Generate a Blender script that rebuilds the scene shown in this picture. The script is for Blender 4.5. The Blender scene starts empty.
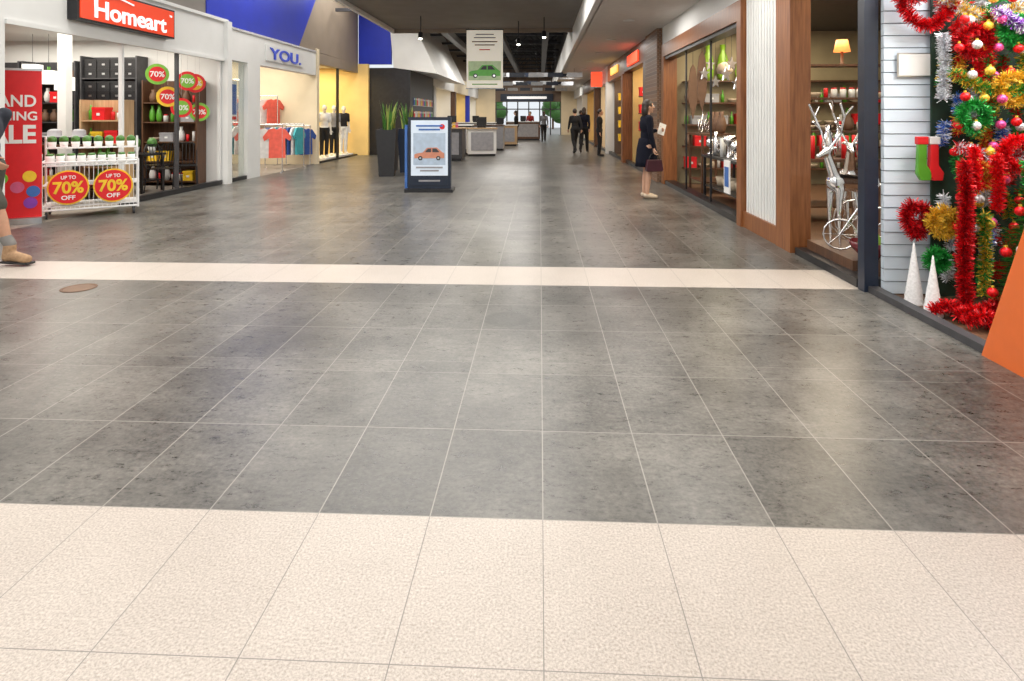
import bpy, math, random
from mathutils import Vector, Matrix, Euler
R = random.Random(11)
SC = bpy.context.scene
COL = SC.collection
try:
    SC.view_settings.view_transform = 'Standard'
except Exception:
    pass
V = Vector
pi = math.pi

# ------------------------------------------------------------------ materials
MATS = {}
def mat(name, col, rough=0.5, metal=0.0, var=0.12, scale=9.0, emit=0.0, ecol=None, bump=0.0, spec=0.5):
    if name in MATS: return MATS[name]
    m = bpy.data.materials.new(name); m.use_nodes = True
    nt = m.node_tree; N = nt.nodes; L = nt.links
    p = N['Principled BSDF']
    tc = N.new('ShaderNodeTexCoord'); nz = N.new('ShaderNodeTexNoise')
    nz.inputs['Scale'].default_value = scale; nz.inputs['Detail'].default_value = 4
    L.new(tc.outputs['Object'], nz.inputs['Vector'])
    mr = N.new('ShaderNodeMapRange')
    mr.inputs['From Min'].default_value = .3; mr.inputs['From Max'].default_value = .7
    mr.inputs['To Min'].default_value = 1 - var; mr.inputs['To Max'].default_value = 1 + var
    L.new(nz.outputs['Fac'], mr.inputs['Value'])
    vm = N.new('ShaderNodeVectorMath'); vm.operation = 'SCALE'
    vm.inputs[0].default_value = col[:3]
    L.new(mr.outputs[0], vm.inputs['Scale'])
    L.new(vm.outputs[0], p.inputs['Base Color'])
    p.inputs['Roughness'].default_value = rough; p.inputs['Metallic'].default_value = metal
    p.inputs['Specular IOR Level'].default_value = spec
    if emit > 0:
        p.inputs['Emission Color'].default_value = (*(ecol or col)[:3], 1)
        p.inputs['Emission Strength'].default_value = emit
    if bump > 0:
        b = N.new('ShaderNodeBump'); b.inputs['Strength'].default_value = bump; b.inputs['Distance'].default_value = .01
        L.new(nz.outputs['Fac'], b.inputs['Height']); L.new(b.outputs[0], p.inputs['Normal'])
    MATS[name] = m
    return m

def glass_mat():
    m = bpy.data.materials.new('window_glass'); m.use_nodes = True
    nt = m.node_tree; N = nt.nodes; L = nt.links; N.clear()
    o = N.new('ShaderNodeOutputMaterial'); mx = N.new('ShaderNodeMixShader')
    t = N.new('ShaderNodeBsdfTransparent'); g = N.new('ShaderNodeBsdfGlossy'); f = N.new('ShaderNodeFresnel')
    mu = N.new('ShaderNodeMath'); mu.operation = 'MULTIPLY'; mu.inputs[1].default_value = .25
    t.inputs[0].default_value = (.96, .98, .97, 1); g.inputs['Roughness'].default_value = .02
    f.inputs[0].default_value = 1.4
    L.new(f.outputs[0], mu.inputs[0]); L.new(mu.outputs[0], mx.inputs[0])
    L.new(t.outputs[0], mx.inputs[1]); L.new(g.outputs[0], mx.inputs[2]); L.new(mx.outputs[0], o.inputs[0])
    return m
GLASS = glass_mat()

def wood_mat(name, c1, c2, scale=3):
    if name in MATS: return MATS[name]
    m = bpy.data.materials.new(name); m.use_nodes = True
    nt = m.node_tree; N = nt.nodes; L = nt.links; p = N['Principled BSDF']
    tc = N.new('ShaderNodeTexCoord'); mp = N.new('ShaderNodeMapping'); mp.inputs['Scale'].default_value = (14, 14, 1)
    nz = N.new('ShaderNodeTexNoise'); nz.inputs['Scale'].default_value = scale; nz.inputs['Detail'].default_value = 6
    cr = N.new('ShaderNodeValToRGB'); cr.color_ramp.elements[0].position = .3; cr.color_ramp.elements[1].position = .7
    cr.color_ramp.elements[0].color = (*c1, 1); cr.color_ramp.elements[1].color = (*c2, 1)
    L.new(tc.outputs['Object'], mp.inputs[0]); L.new(mp.outputs[0], nz.inputs['Vector'])
    L.new(nz.outputs['Fac'], cr.inputs[0]); L.new(cr.outputs[0], p.inputs['Base Color'])
    p.inputs['Roughness'].default_value = .4
    MATS[name] = m
    return m

def tile_mat(name, c_lo, c_hi, grout, gw, rough, wts, speck, half, stain=False):
    m = bpy.data.materials.new(name); m.use_nodes = True
    nt = m.node_tree; N = nt.nodes; L = nt.links; p = N['Principled BSDF']
    def math_(op, a, b=None, c=None):
        n = N.new('ShaderNodeMath'); n.operation = op
        for i, x in enumerate((a, b, c)):
            if x is None: continue
            if isinstance(x, (int, float)): n.inputs[i].default_value = x
            else: L.new(x, n.inputs[i])
        return n.outputs[0]
    uv = N.new('ShaderNodeUVMap'); uv.uv_map = 'UVMap'
    sp = N.new('ShaderNodeSeparateXYZ'); L.new(uv.outputs[0], sp.inputs[0])
    fx = math_('FRACT', sp.outputs[0]); fy = math_('FRACT', sp.outputs[1])
    gx = math_('MULTIPLY', math_('MINIMUM', fx, math_('SUBTRACT', 1.0, fx)), .4)
    gy = math_('MULTIPLY', math_('MINIMUM', fy, math_('SUBTRACT', 1.0, fy)), .59)
    g = math_('MINIMUM', gx, gy)
    mr = N.new('ShaderNodeMapRange'); mr.inputs['From Min'].default_value = gw * .6; mr.inputs['From Max'].default_value = gw
    L.new(g, mr.inputs['Value'])
    cb = N.new('ShaderNodeCombineXYZ')
    L.new(math_('FLOOR', sp.outputs[0]), cb.inputs[0]); L.new(math_('FLOOR', sp.outputs[1]), cb.inputs[1])
    wn = N.new('ShaderNodeTexWhiteNoise'); wn.noise_dimensions = '2D'; L.new(cb.outputs[0], wn.inputs['Vector'])
    tc = N.new('ShaderNodeTexCoord')
    def noise(scale, mapscale=(1, 1, 1), det=5, ro=.6, off=(0, 0, 0)):
        mp = N.new('ShaderNodeMapping'); mp.inputs['Scale'].default_value = mapscale; mp.inputs['Location'].default_value = off
        n = N.new('ShaderNodeTexNoise'); n.inputs['Scale'].default_value = scale; n.inputs['Detail'].default_value = det
        n.inputs['Roughness'].default_value = ro
        L.new(tc.outputs['Object'], mp.inputs[0]); L.new(mp.outputs[0], n.inputs['Vector'])
        return n.outputs['Fac']
    big = noise(2.2, det=8, ro=.78); st = noise(11, (1, 2.0, 1), 8, .85); fine = noise(speck, det=3, ro=.7)
    w1, w2, w3, w4 = wts
    f = math_('MULTIPLY', math_('SUBTRACT', wn.outputs['Value'], .5), w1)
    for s_, w_ in ((big, w2), (st, w3), (fine, w4)):
        f = math_('ADD', f, math_('MULTIPLY', math_('SUBTRACT', s_, .5), w_))
    mr2 = N.new('ShaderNodeMapRange')
    mr2.inputs['From Min'].default_value = -half; mr2.inputs['From Max'].default_value = half
    L.new(f, mr2.inputs['Value'])
    mixc = N.new('ShaderNodeMix'); mixc.data_type = 'RGBA'
    mixc.inputs['A'].default_value = (*c_lo, 1); mixc.inputs['B'].default_value = (*c_hi, 1)
    L.new(mr2.outputs[0], mixc.inputs['Factor'])
    out = mixc.outputs['Result']
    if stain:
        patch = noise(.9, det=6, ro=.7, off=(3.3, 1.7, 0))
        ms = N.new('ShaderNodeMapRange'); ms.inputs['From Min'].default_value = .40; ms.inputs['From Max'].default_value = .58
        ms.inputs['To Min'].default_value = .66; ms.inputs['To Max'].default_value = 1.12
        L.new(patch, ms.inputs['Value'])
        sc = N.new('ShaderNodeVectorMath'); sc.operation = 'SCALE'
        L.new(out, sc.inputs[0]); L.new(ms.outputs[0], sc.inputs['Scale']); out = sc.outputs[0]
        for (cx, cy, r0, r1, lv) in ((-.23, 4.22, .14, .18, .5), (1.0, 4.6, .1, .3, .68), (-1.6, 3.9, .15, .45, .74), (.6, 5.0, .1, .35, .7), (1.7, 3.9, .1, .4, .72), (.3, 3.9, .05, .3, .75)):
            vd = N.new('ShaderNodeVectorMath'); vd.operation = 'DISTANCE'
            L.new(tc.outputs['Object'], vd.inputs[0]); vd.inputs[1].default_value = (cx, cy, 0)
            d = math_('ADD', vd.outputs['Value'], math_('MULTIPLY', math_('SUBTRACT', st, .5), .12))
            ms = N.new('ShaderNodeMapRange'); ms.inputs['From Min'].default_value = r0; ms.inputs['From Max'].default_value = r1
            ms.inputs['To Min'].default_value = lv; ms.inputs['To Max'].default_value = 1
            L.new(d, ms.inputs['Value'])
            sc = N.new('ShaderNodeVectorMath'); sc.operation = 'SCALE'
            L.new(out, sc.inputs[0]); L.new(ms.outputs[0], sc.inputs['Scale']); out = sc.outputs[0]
    mg = N.new('ShaderNodeMix'); mg.data_type = 'RGBA'
    mg.inputs['A'].default_value = (*grout, 1)
    L.new(out, mg.inputs['B']); L.new(mr.outputs[0], mg.inputs['Factor'])
    L.new(mg.outputs['Result'], p.inputs['Base Color'])
    rr = N.new('ShaderNodeMapRange'); rr.inputs['To Min'].default_value = rough - .14; rr.inputs['To Max'].default_value = rough + .14
    L.new(st, rr.inputs['Value']); L.new(rr.outputs[0], p.inputs['Roughness'])
    bp = N.new('ShaderNodeBump'); bp.inputs['Strength'].default_value = .3; bp.inputs['Distance'].default_value = .002
    L.new(math_('ADD', mr.outputs[0], math_('MULTIPLY', st, .5)), bp.inputs['Height']); L.new(bp.outputs[0], p.inputs['Normal'])
    p.inputs['Specular IOR Level'].default_value = .6
    return m

WHITE = mat('white_paint', (.72, .73, .72), .55, var=.04, scale=2)
CREAM = mat('cream_paint', (.72, .62, .44), .6, var=.05, scale=2)
WARM = mat('warm_yellow_wall', (.78, .56, .22), .6, var=.06, scale=2)
TAN = mat('tan_bulkhead', (.25, .20, .15), .6, var=.06, scale=2)
GREYC = mat('grey_ceiling', (.20, .18, .165), .7, var=.08, scale=2)
BLUE = mat('blue_paint', (.006, .025, .42), .45, var=.08, scale=2)
BLACK = mat('black_metal', (.012, .012, .014), .35, var=.3)
DARK = mat('dark_grey', (.05, .05, .055), .5, var=.2)
DKVOID = mat('dark_roof', (.02, .02, .022), .8, var=.2)
NAVY = mat('navy_frame', (.012, .02, .04), .35)
STEEL = mat('brushed_steel', (.55, .55, .56), .3, 1.0)
CHROME = mat('chrome_silver', (.8, .8, .82), .15, 1.0, var=.05)
TIMBER = wood_mat('timber_brown', (.17, .055, .018), (.31, .12, .04))
DTIMBER = wood_mat('dark_timber', (.06, .028, .015), (.13, .06, .03))
PINE = wood_mat('pale_timber', (.40, .26, .13), (.55, .38, .22))
RED = mat('red_vinyl', (.72, .015, .02), .45, var=.05)
ORANGER = mat('orange_red_sign', (.80, .055, .01), .4, var=.04, emit=.25)
SIGNW = mat('sign_white', (.9, .9, .9), .4, var=.02, emit=.5)
PAPER = mat('white_paper', (.85, .85, .83), .7, var=.03)
GREEN = mat('green_gloss', (.10, .35, .03), .3)
LEAF = mat('leaf_green', (.06, .18, .03), .45, var=.5, scale=20)
YEL = mat('yellow_gloss', (.85, .55, .03), .4)
BROWNW = mat('brown_goods', (.15, .08, .045), .6)
BEIGEG = mat('beige_goods', (.55, .45, .33), .6)
BLUEG = mat('blue_goods', (.05, .15, .45), .5)
PINKG = mat('pink_goods', (.65, .12, .25), .5)
GREYG = mat('grey_goods', (.3, .3, .32), .5)
WALLBR = mat('brown_wall', (.16, .11, .08), .6, var=.1, scale=3)
LAMP = mat('lamp_glow', (1, .93, .8), .5, emit=9, ecol=(1, .92, .78))

# ------------------------------------------------------------------ mesh builder
class B:
    def __init__(s): s.v = []; s.f = []; s.m = []; s.s = []; s.mats = []
    def mi(s, m):
        if m not in s.mats: s.mats.append(m)
        return s.mats.index(m)
    def add(s, vs, fs, m, smooth=False):
        o = len(s.v); k = s.mi(m)
        s.v += [tuple(x) for x in vs]
        for f in fs:
            s.f.append([o + i for i in f]); s.m.append(k); s.s.append(smooth)
        return s
    def box(s, c, d, m, rz=0, M=None):
        hx, hy, hz = d[0] / 2, d[1] / 2, d[2] / 2
        vs = [V((x, y, z)) for z in (-hz, hz) for y in (-hy, hy) for x in (-hx, hx)]
        Mt = M or Matrix.Rotation(rz, 3, 'Z')
        vs = [Mt @ v + V(c) for v in vs]
        return s.add(vs, [(0, 2, 3, 1), (4, 5, 7, 6), (0, 1, 5, 4), (2, 6, 7, 3), (0, 4, 6, 2), (1, 3, 7, 5)], m)
    def bb(s, x0, x1, y0, y1, z0, z1, m):
        return s.box(((x0 + x1) / 2, (y0 + y1) / 2, (z0 + z1) / 2), (x1 - x0, y1 - y0, z1 - z0), m)
    def cyl(s, p0, p1, r, m, r1=None, n=12, smooth=True):
        p0, p1 = V(p0), V(p1); r1 = r if r1 is None else r1
        d = (p1 - p0)
        if d.length < 1e-7: return s
        q = d.to_track_quat('Z', 'Y')
        vs = []
        for p, rr in ((p0, r), (p1, r1)):
            for i in range(n):
                a = 2 * pi * i / n
                vs.append(p + q @ V((rr * math.cos(a), rr * math.sin(a), 0)))
        s.add(vs, [(i, (i + 1) % n, n + (i + 1) % n, n + i) for i in range(n)], m, smooth)
        return s.add(vs, [tuple(range(n - 1, -1, -1)), tuple(range(n, 2 * n))], m)
    def tube(s, pts, r, m, n=7, closed=False):
        pts = [V(p) for p in pts]
        if closed: pts = pts + [pts[0]]
        for a, b in zip(pts, pts[1:]):
            s.cyl(a, b, r, m, n=n)
        for a in pts[1:-1]: s.ell(a, (r, r, r), m, 6, 4)
        return s
    def lathe(s, prof, m, n=20, c=(0, 0, 0)):
        c = V(c); vs = []
        for (r, z) in prof:
            for i in range(n):
                a = 2 * pi * i / n
                vs.append(c + V((r * math.cos(a), r * math.sin(a), z)))
        fs = []
        for j in range(len(prof) - 1):
            for i in range(n):
                fs.append((j * n + i, j * n + (i + 1) % n, (j + 1) * n + (i + 1) % n, (j + 1) * n + i))
        fs.append(tuple(range(n - 1, -1, -1)))
        fs.append(tuple((len(prof) - 1) * n + i for i in range(n)))
        return s.add(vs, fs, m, True)
    def ell(s, c, r, m, n=14, k=9, M=None):
        c = V(c); vs = []; Mt = M or Matrix.Identity(3)
        for j in range(1, k):
            t = pi * j / k
            for i in range(n):
                a = 2 * pi * i / n
                vs.append(c + Mt @ V((r[0] * math.sin(t) * math.cos(a), r[1] * math.sin(t) * math.sin(a), r[2] * math.cos(t))))
        vs.append(c + Mt @ V((0, 0, r[2]))); vs.append(c + Mt @ V((0, 0, -r[2])))
        fs = []
        for j in range(k - 2):
            for i in range(n):
                fs.append((j * n + i, (j + 1) * n + i, (j + 1) * n + (i + 1) % n, j * n + (i + 1) % n))
        T = len(vs) - 2
        for i in range(n):
            fs.append((T, i, (i + 1) % n)); fs.append((T + 1, (k - 2) * n + (i + 1) % n, (k - 2) * n + i))
        return s.add(vs, fs, m, True)
    def cap(s, p0, r0, p1, r1, m):
        s.cyl(p0, p1, r0, m, r1, 12); s.ell(p0, (r0,) * 3, m, 12, 8); s.ell(p1, (r1,) * 3, m, 12, 8); return s
    def prism(s, pts, fn, a0, a1, m):
        n = len(pts)
        vs = [fn(u, v, a0) for u, v in pts] + [fn(u, v, a1) for u, v in pts]
        fs = [tuple(range(n - 1, -1, -1)), tuple(range(n, 2 * n))] + [(i, (i + 1) % n, n + (i + 1) % n, n + i) for i in range(n)]
        return s.add(vs, fs, m)
    def mesh(s, name):
        me = bpy.data.meshes.new(name); me.from_pydata(s.v, [], s.f)
        for m in s.mats: me.materials.append(m)
        for p, k, sm in zip(me.polygons, s.m, s.s): p.material_index = k; p.use_smooth = sm
        me.update(); return me
XZ = lambda u, v, a: (u, a, v)
YZ = lambda u, v, a: (a, u, v)

def tag(o, label=None, cat=None, kind=None, group=None):
    if label: o['label'] = label
    if cat: o['category'] = cat
    if kind: o['kind'] = kind
    if group: o['group'] = group
    return o
def mk(b, name, parent=None, loc=(0, 0, 0), rot=0, label=None, cat=None, kind=None, group=None, bev=0):
    me = b.mesh(name) if isinstance(b, B) else b
    o = bpy.data.objects.new(name, me); COL.objects.link(o)
    o.location = loc
    o.rotation_euler = rot if not isinstance(rot, (int, float)) else (0, 0, rot)
    if parent: o.parent = parent
    if bev:
        md = o.modifiers.new('bev', 'BEVEL'); md.width = bev; md.segments = 2; md.limit_method = 'ANGLE'
    return tag(o, label, cat, kind, group)
def thing(name, label, cat, loc, rot, parts, group=None, bev=0):
    if len(parts) == 1 and parts[0][0] == '':
        return mk(parts[0][1], name, None, loc, rot, label, cat, None, group, bev)
    e = bpy.data.objects.new(name, None); COL.objects.link(e); e.empty_display_size = .1
    e.location = loc; e.rotation_euler = (0, 0, rot) if isinstance(rot, (int, float)) else rot
    tag(e, label, cat, None, group)
    for p in parts:
        mk(p[1], p[0], e, label=p[2] if len(p) > 2 else None, bev=bev)
    return e
def dup(o, loc=None, rot=None, label=None, parent=None, scale=None):
    n = o.copy(); COL.objects.link(n)
    if parent is not None: n.parent = parent
    if loc is not None: n.location = loc
    if rot is not None: n.rotation_euler = (0, 0, rot)
    if scale is not None: n.scale = (scale,) * 3
    if label: n['label'] = label
    for c in o.children: dup(c, parent=n)
    return n
def S(name, x0, x1, y0, y1, z0, z1, m):
    cx, cy, cz = (x0 + x1) / 2, (y0 + y1) / 2, (z0 + z1) / 2
    b = B().box((0, 0, 0), (x1 - x0, y1 - y0, z1 - z0), m)
    return mk(b, name, loc=(cx, cy, cz), kind='structure')
def SP(name, b):
    return mk(b, name, kind='structure')
def evalmesh(o):
    dg = bpy.context.evaluated_depsgraph_get(); dg.update()
    return bpy.data.meshes.new_from_object(o.evaluated_get(dg), depsgraph=dg)
def text(s, name, parent, loc, rot, mt, width, height, bold=.0, ext=.004, label=None):
    cu = bpy.data.curves.new('t', 'FONT'); cu.body = s; cu.extrude = ext; cu.offset = bold; cu.size = 1
    cu.align_x = 'CENTER'; cu.space_line = .9
    t = bpy.data.objects.new('t', cu); COL.objects.link(t)
    bpy.context.view_layer.update()
    me = evalmesh(t); bpy.data.objects.remove(t)
    xs = [v.co.x for v in me.vertices]; ys = [v.co.y for v in me.vertices]
    cx, cy = (min(xs) + max(xs)) / 2, (min(ys) + max(ys)) / 2
    sx, sy = width / (max(xs) - min(xs)), height / (max(ys) - min(ys))
    for v in me.vertices: v.co = ((v.co.x - cx) * sx, (v.co.y - cy) * sy, v.co.z)
    me.materials.clear(); me.materials.append(mt); me.name = name
    return mk(me, name, parent, loc, rot, label)
FC = (pi / 2, 0, 0); FR = (pi / 2, 0, pi / 2); FL = (pi / 2, 0, -pi / 2)
def area(loc, sx, sy, pw, col=(1, .96, .9), rot=(0, 0, 0)):
    l = bpy.data.lights.new('area_light', 'AREA'); l.shape = 'RECTANGLE'; l.size = sx; l.size_y = sy; l.energy = pw; l.color = col
    o = bpy.data.objects.new('area_light', l); COL.objects.link(o); o.location = loc; o.rotation_euler = rot
    return o

# ------------------------------------------------------------------ floor
GT = tile_mat('grey_stone_tile', (.022, .021, .019), (.185, .175, .156), (.27, .255, .23), .0030, .30, (.24, 1.1, 1.6, 1.1), 48, .42, True)
BT = tile_mat('beige_terrazzo_tile', (.29, .25, .215), (.62, .555, .50), (.20, .185, .17), .0018, .36, (.05, .3, .25, 1.7), 130, .36)
FB = B()
uvs = []
def frow(x0, x1, y0, y1, v0, v1, m):
    FB.add([(x0, y0, 0), (x1, y0, 0), (x1, y1, 0), (x0, y1, 0)], [(0, 1, 2, 3)], m)
    ux = lambda x: (x - .01) / .4
    uvs.extend([(ux(x0), v0), (ux(x1), v0), (ux(x1), v1), (ux(x0), v1)])
X0, X1 = -6.6, 2.65
frow(X0, X1, -4.83, 2.13, -12, 0, BT)
frow(X0, X1, 2.13, 3.33, 0, 2, GT)
frow(X0, X1, 3.33, 3.48, 2, 3, GT)
frow(X0, X1, 3.48, 5.08, 3, 6, GT)
frow(X0, X1, 5.08, 5.70, 6, 7, BT)
frow(X0, X1, 5.70, 47.1, 7, 76, GT)
fo = SP('floor', FB)
ul = fo.data.uv_layers.new(name='UVMap')
for i, u in enumerate(uvs): ul.data[i].uv = u
SHF = mat('shop_floor', (.30, .26, .22), .35, var=.1, scale=4)
SHD = wood_mat('shop_floor_timber', (.10, .05, .03), (.2, .11, .06))
SP('floor', B().add([(-12, 4, -.002), (-6.6, 4, -.002), (-6.6, 22, -.002), (-12, 22, -.002)], [(0, 1, 2, 3)], SHF))
SP('floor', B().add([(2.65, 2, -.002), (8, 2, -.002), (8, 46, -.002), (2.65, 46, -.002)], [(0, 1, 2, 3)], SHD))

# ------------------------------------------------------------------ shell: left
W = 'wall_left'
S(W, -6.8, -6.6, -5, 6.95, 0, 5.9, WHITE)
S(W, -6.78, -6.58, 6.95, 7.15, 0, 2.6, WHITE)
S(W, -6.80, -6.58, 6.95, 12.32, 2.6, 3.4, WHITE)
S('trim_1', -6.62, -6.55, 6.95, 12.45, 3.38, 3.44, WHITE)
S('trim_2', -6.62, -6.55, 7.15, 12.30, 2.56, 2.62, WHITE)
S(W, -6.8, -6.62, 6.95, 11.7, 3.44, 5.9, GREYC)
S(W, -12, -6.5, 12.32, 12.5, 0, 3.4, WHITE)
S('trim_3', -6.7, -6.6, 9.33, 12.3, 0, .09, BLACK)
for y in (9.33, 10.8, 12.27):
    S('trim_4', -6.69, -6.63, y - .02, y + .03, .09, 2.6, DARK if y > 10 and y < 12 else WHITE)
S('wall_shop', -12.1, -12, 4, 22, 0, 3.4, BROWNW)
S('wall_shop', -12, -6.8, 4.0, 4.1, 0, 3.4, CREAM)
S('ceiling', -12, -6.7, 4, 12.32, 3.0, 3.05, WHITE)
S('ceiling', -12, -6.7, 12.5, 21.7, 3.15, 3.2, WHITE)
S(W, -6.8, -6.58, 12.5, 17.5, 2.62, 3.3, WHITE)
S('trim_1', -6.62, -6.56, 12.5, 17.6, 3.28, 3.33, STEEL)
S(W, -6.8, -6.58, 13.35, 13.95, 0, 2.62, WHITE)
mk(B().bb(-6.68, -6.665, 12.5, 13.35, .08, 2.62, GLASS), 'window_2', kind='structure')
S('trim_3', -6.7, -6.6, 12.5, 13.35, 0, .08, BLACK)
S(W, -12, -6.55, 17.5, 17.7, 0, 3.4, CREAM)
S(W, -6.8, -6.58, 17.7, 21.7, 2.98, 3.3, TAN)
S('wall_shop', -12, -6.2, 21.6, 21.75, 0, 3.3, WARM)
S('trim_3', -6.7, -6.6, 17.7, 21.6, 0, .05, BLACK)
S('trim_4', -6.7, -6.62, 19.6, 19.66, .05, 2.98, BLACK)
UB = B()
fn = lambda u, v, a: (a, u, v)
UB.prism([(11.7, 3.44), (12.5, 3.44), (12.5, 3.33), (16.3, 3.33), (18.4, 5.9), (11.7, 5.9)], fn, -6.8, -6.6, BLUE)
UB.prism([(16.3, 3.33), (21.7, 3.3), (21.7, 5.9), (18.4, 5.9)], fn, -6.8, -6.6, TAN)
SP(W, UB)
S('wall_left', -6.6, -4.7, 21.75, 21.85, 0, 3.17, BLACK)
S('wall_left', -4.8, -4.7, 21.85, 26.5, 0, 3.17, BLACK)
S('wall_left', -6.6, -5.4, 21.75, 21.9, 3.3, 5.9, BLUE)
SP('wall_left', B().prism([(-5.55, 5.9), (-5.3, 3.17), (-3.7, 2.95), (-4.5, 4.6), (-4.9, 5.9)], XZ, 21.7, 30, WHITE))
SP('floor', B().add([(-7.4, 26.4, .003), (-4.75, 26.4, .003), (-4.75, 46, .003), (-7.4, 46, .003)], [(0, 1, 2, 3)], SHF))
for i, (y0, y1, c) in enumerate(((26.5, 33, WHITE), (33, 39.5, CREAM), (39.5, 46, WHITE))):
    S('wall_left', -4.9, -4.7, y0, y1, 2.75, 3.6, c)
    S('wall_left', -4.9, -4.65, y0, y0 + .5, 0, 2.75, [WHITE, DTIMBER, BLUE][i])
    S('wall_shop', -7.5, -7.4, y0, y1, 0, 3.2, [WARM, WHITE, CREAM][i])
    S('wall_shop', -7.4, -4.9, y1 - .1, y1, 0, 3.2, [WHITE, WARM, WHITE][i])
    area((-6.1, (y0 + y1) / 2, 2.9), 1.5, 4, 110, (1, .87, .68))
S('wall_left', -4.9, -4.7, 26.5, 46, 3.6, 5.9, TAN)

# ------------------------------------------------------------------ shell: right
W = 'wall_right'
S(W, 2.65, 2.85, -5, 2.4, 0, 3.4, WHITE)
S(W, 2.6, 2.85, 2.4, 5.02, 2.75, 3.4, WHITE)
SP(W, B().bb(2.64, 2.72, 2.4, 5.0, 0, .05, DARK))
S('trim_5', 2.61, 2.72, 5.0, 5.10, 0, 3.3, NAVY)
SLAT = mat('white_weatherboard', (.66, .75, .84), .5, var=.04, scale=3)
SLATD = mat('weatherboard_shadow_gap', (.16, .2, .25), .7)
sb = B()
z = 0
while z < 3.0:
    sb.prism([(4.955, z + .007), (5.0, z + .007), (5.0, z + .098), (4.962, z + .098)], fn, 2.74, 6.5, SLAT)
    sb.bb(2.74, 6.5, 4.965, 5.0, z, z + .007, SLATD); z += .098
SP('wall_shop', sb)
S('wall_shop', 6.5, 6.6, 2, 5, 0, 3, CREAM)
S('wall_shop', 2.85, 6.6, 1.9, 2.0, 0, 3, CREAM)
S('ceiling', 2.7, 6.6, 2, 5.0, 3.0, 3.05, WHITE)
S(W, 2.6, 2.85, 5.14, 6.35, 2.85, 3.4, WHITE)
S(W, 2.62, 2.85, 5.14, 6.35, 0, .07, BLACK)
S('trim_6', 2.59, 2.80, 6.40, 6.78, 0, 3.3, TIMBER)
gb = B()
gb.bb(2.655, 2.85, 6.78, 7.87, .2, 3.3, WHITE)
y = 6.80
while y < 7.84:
    gb.bb(2.63, 2.655, y, y + .055, .2, 3.3, WHITE); y += .09
SP(W, gb)
S('baseboard_right', 2.60, 2.85, 6.78, 7.89, 0, .2, TIMBER)
S('trim_7', 2.57, 2.85, 7.89, 8.05, 0, 2.92, TIMBER)
S('trim_7', 2.57, 2.85, 12.75, 12.97, 0, 2.92, TIMBER)
S('trim_7', 2.57, 2.85, 8.05, 12.75, 2.66, 2.92, TIMBER)
S('trim_8', 2.60, 2.80, 8.05, 12.75, 2.60, 2.66, BLACK)
S('trim_8', 2.60, 2.80, 8.05, 12.75, 0, .08, BLACK)
for y in (9.6, 11.2): S('trim_8', 2.66, 2.69, y, y + .02, .08, 2.6, BLACK)
S(W, 2.6, 2.85, 7.87, 13.0, 2.92, 3.4, WHITE)
SHW = mat('shop_wall_olive', (.36, .30, .18), .6, var=.1, scale=3)
S('wall_shop', 2.85, 8, 12.95, 13.05, 0, 3.3, SHW)
S('wall_shop', 8, 8.1, 5, 13, 0, 3.3, DTIMBER)
S('ceiling', 2.7, 8, 5.0, 13, 3.2, 3.25, DARK)
bm_ = bpy.data.materials.new('brown_brick'); bm_.use_nodes = True
_n = bm_.node_tree.nodes; _b = _n.new('ShaderNodeTexBrick'); _t = _n.new('ShaderNodeTexCoord'); _m = _n.new('ShaderNodeMapping')
_m.inputs['Rotation'].default_value = (pi / 2, 0, pi / 2); _b.inputs['Scale'].default_value = 6
_b.inputs['Color1'].default_value = (.25, .12, .06, 1); _b.inputs['Color2'].default_value = (.12, .06, .035, 1); _b.inputs['Mortar'].default_value = (.35, .28, .2, 1)
bm_.node_tree.links.new(_t.outputs['Object'], _m.inputs[0]); bm_.node_tree.links.new(_m.outputs[0], _b.inputs['Vector'])
bm_.node_tree.links.new(_b.outputs[0], _n['Principled BSDF'].inputs['Base Color'])
S(W, 2.50, 2.85, 13.1, 14.5, 0, 3.3, bm_)
GLOWR = mat('red_sign_glow', (.9, .08, .03), .5, emit=1.2, ecol=(1, .08, .03))
GLOWY = mat('yellow_sign_glow', (.9, .5, .05), .5, emit=1.0, ecol=(1, .55, .1))
fr = [(14.5, 18.5, DTIMBER, WARM, 2.75), (18.5, 23, TIMBER, WALLBR, 2.7), (23, 28, WHITE, CREAM, 2.7), (28, 36, DTIMBER, WARM, 2.7), (36, 46, WHITE, WHITE, 2.7)]
for i, (y0, y1, c, ci, h) in enumerate(fr):
    S(W, 2.55, 2.8, y0, y1, h, 3.3, c)
    S(W, 2.5, 2.8, y0, y0 + .35, 0, h, c)
    S('wall_shop', 5.2, 5.3, y0, y1, 0, 3.2, ci)
    S('wall_shop', 2.8, 5.2, y1 - .12, y1, 0, 3.2, ci)
    S('trim_9', 2.6, 2.7, y0 + .35, y1, 0, .1, BLACK)
    area((4, (y0 + y1) / 2, 3.0), 1.5, 3, 100, (1, .78, .55))
S('ceiling', 2.8, 5.3, 13.05, 46, 3.25, 3.3, WHITE)
S('ceiling', -7.5, -4.9, 26.5, 46, 3.2, 3.25, WHITE)
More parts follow.
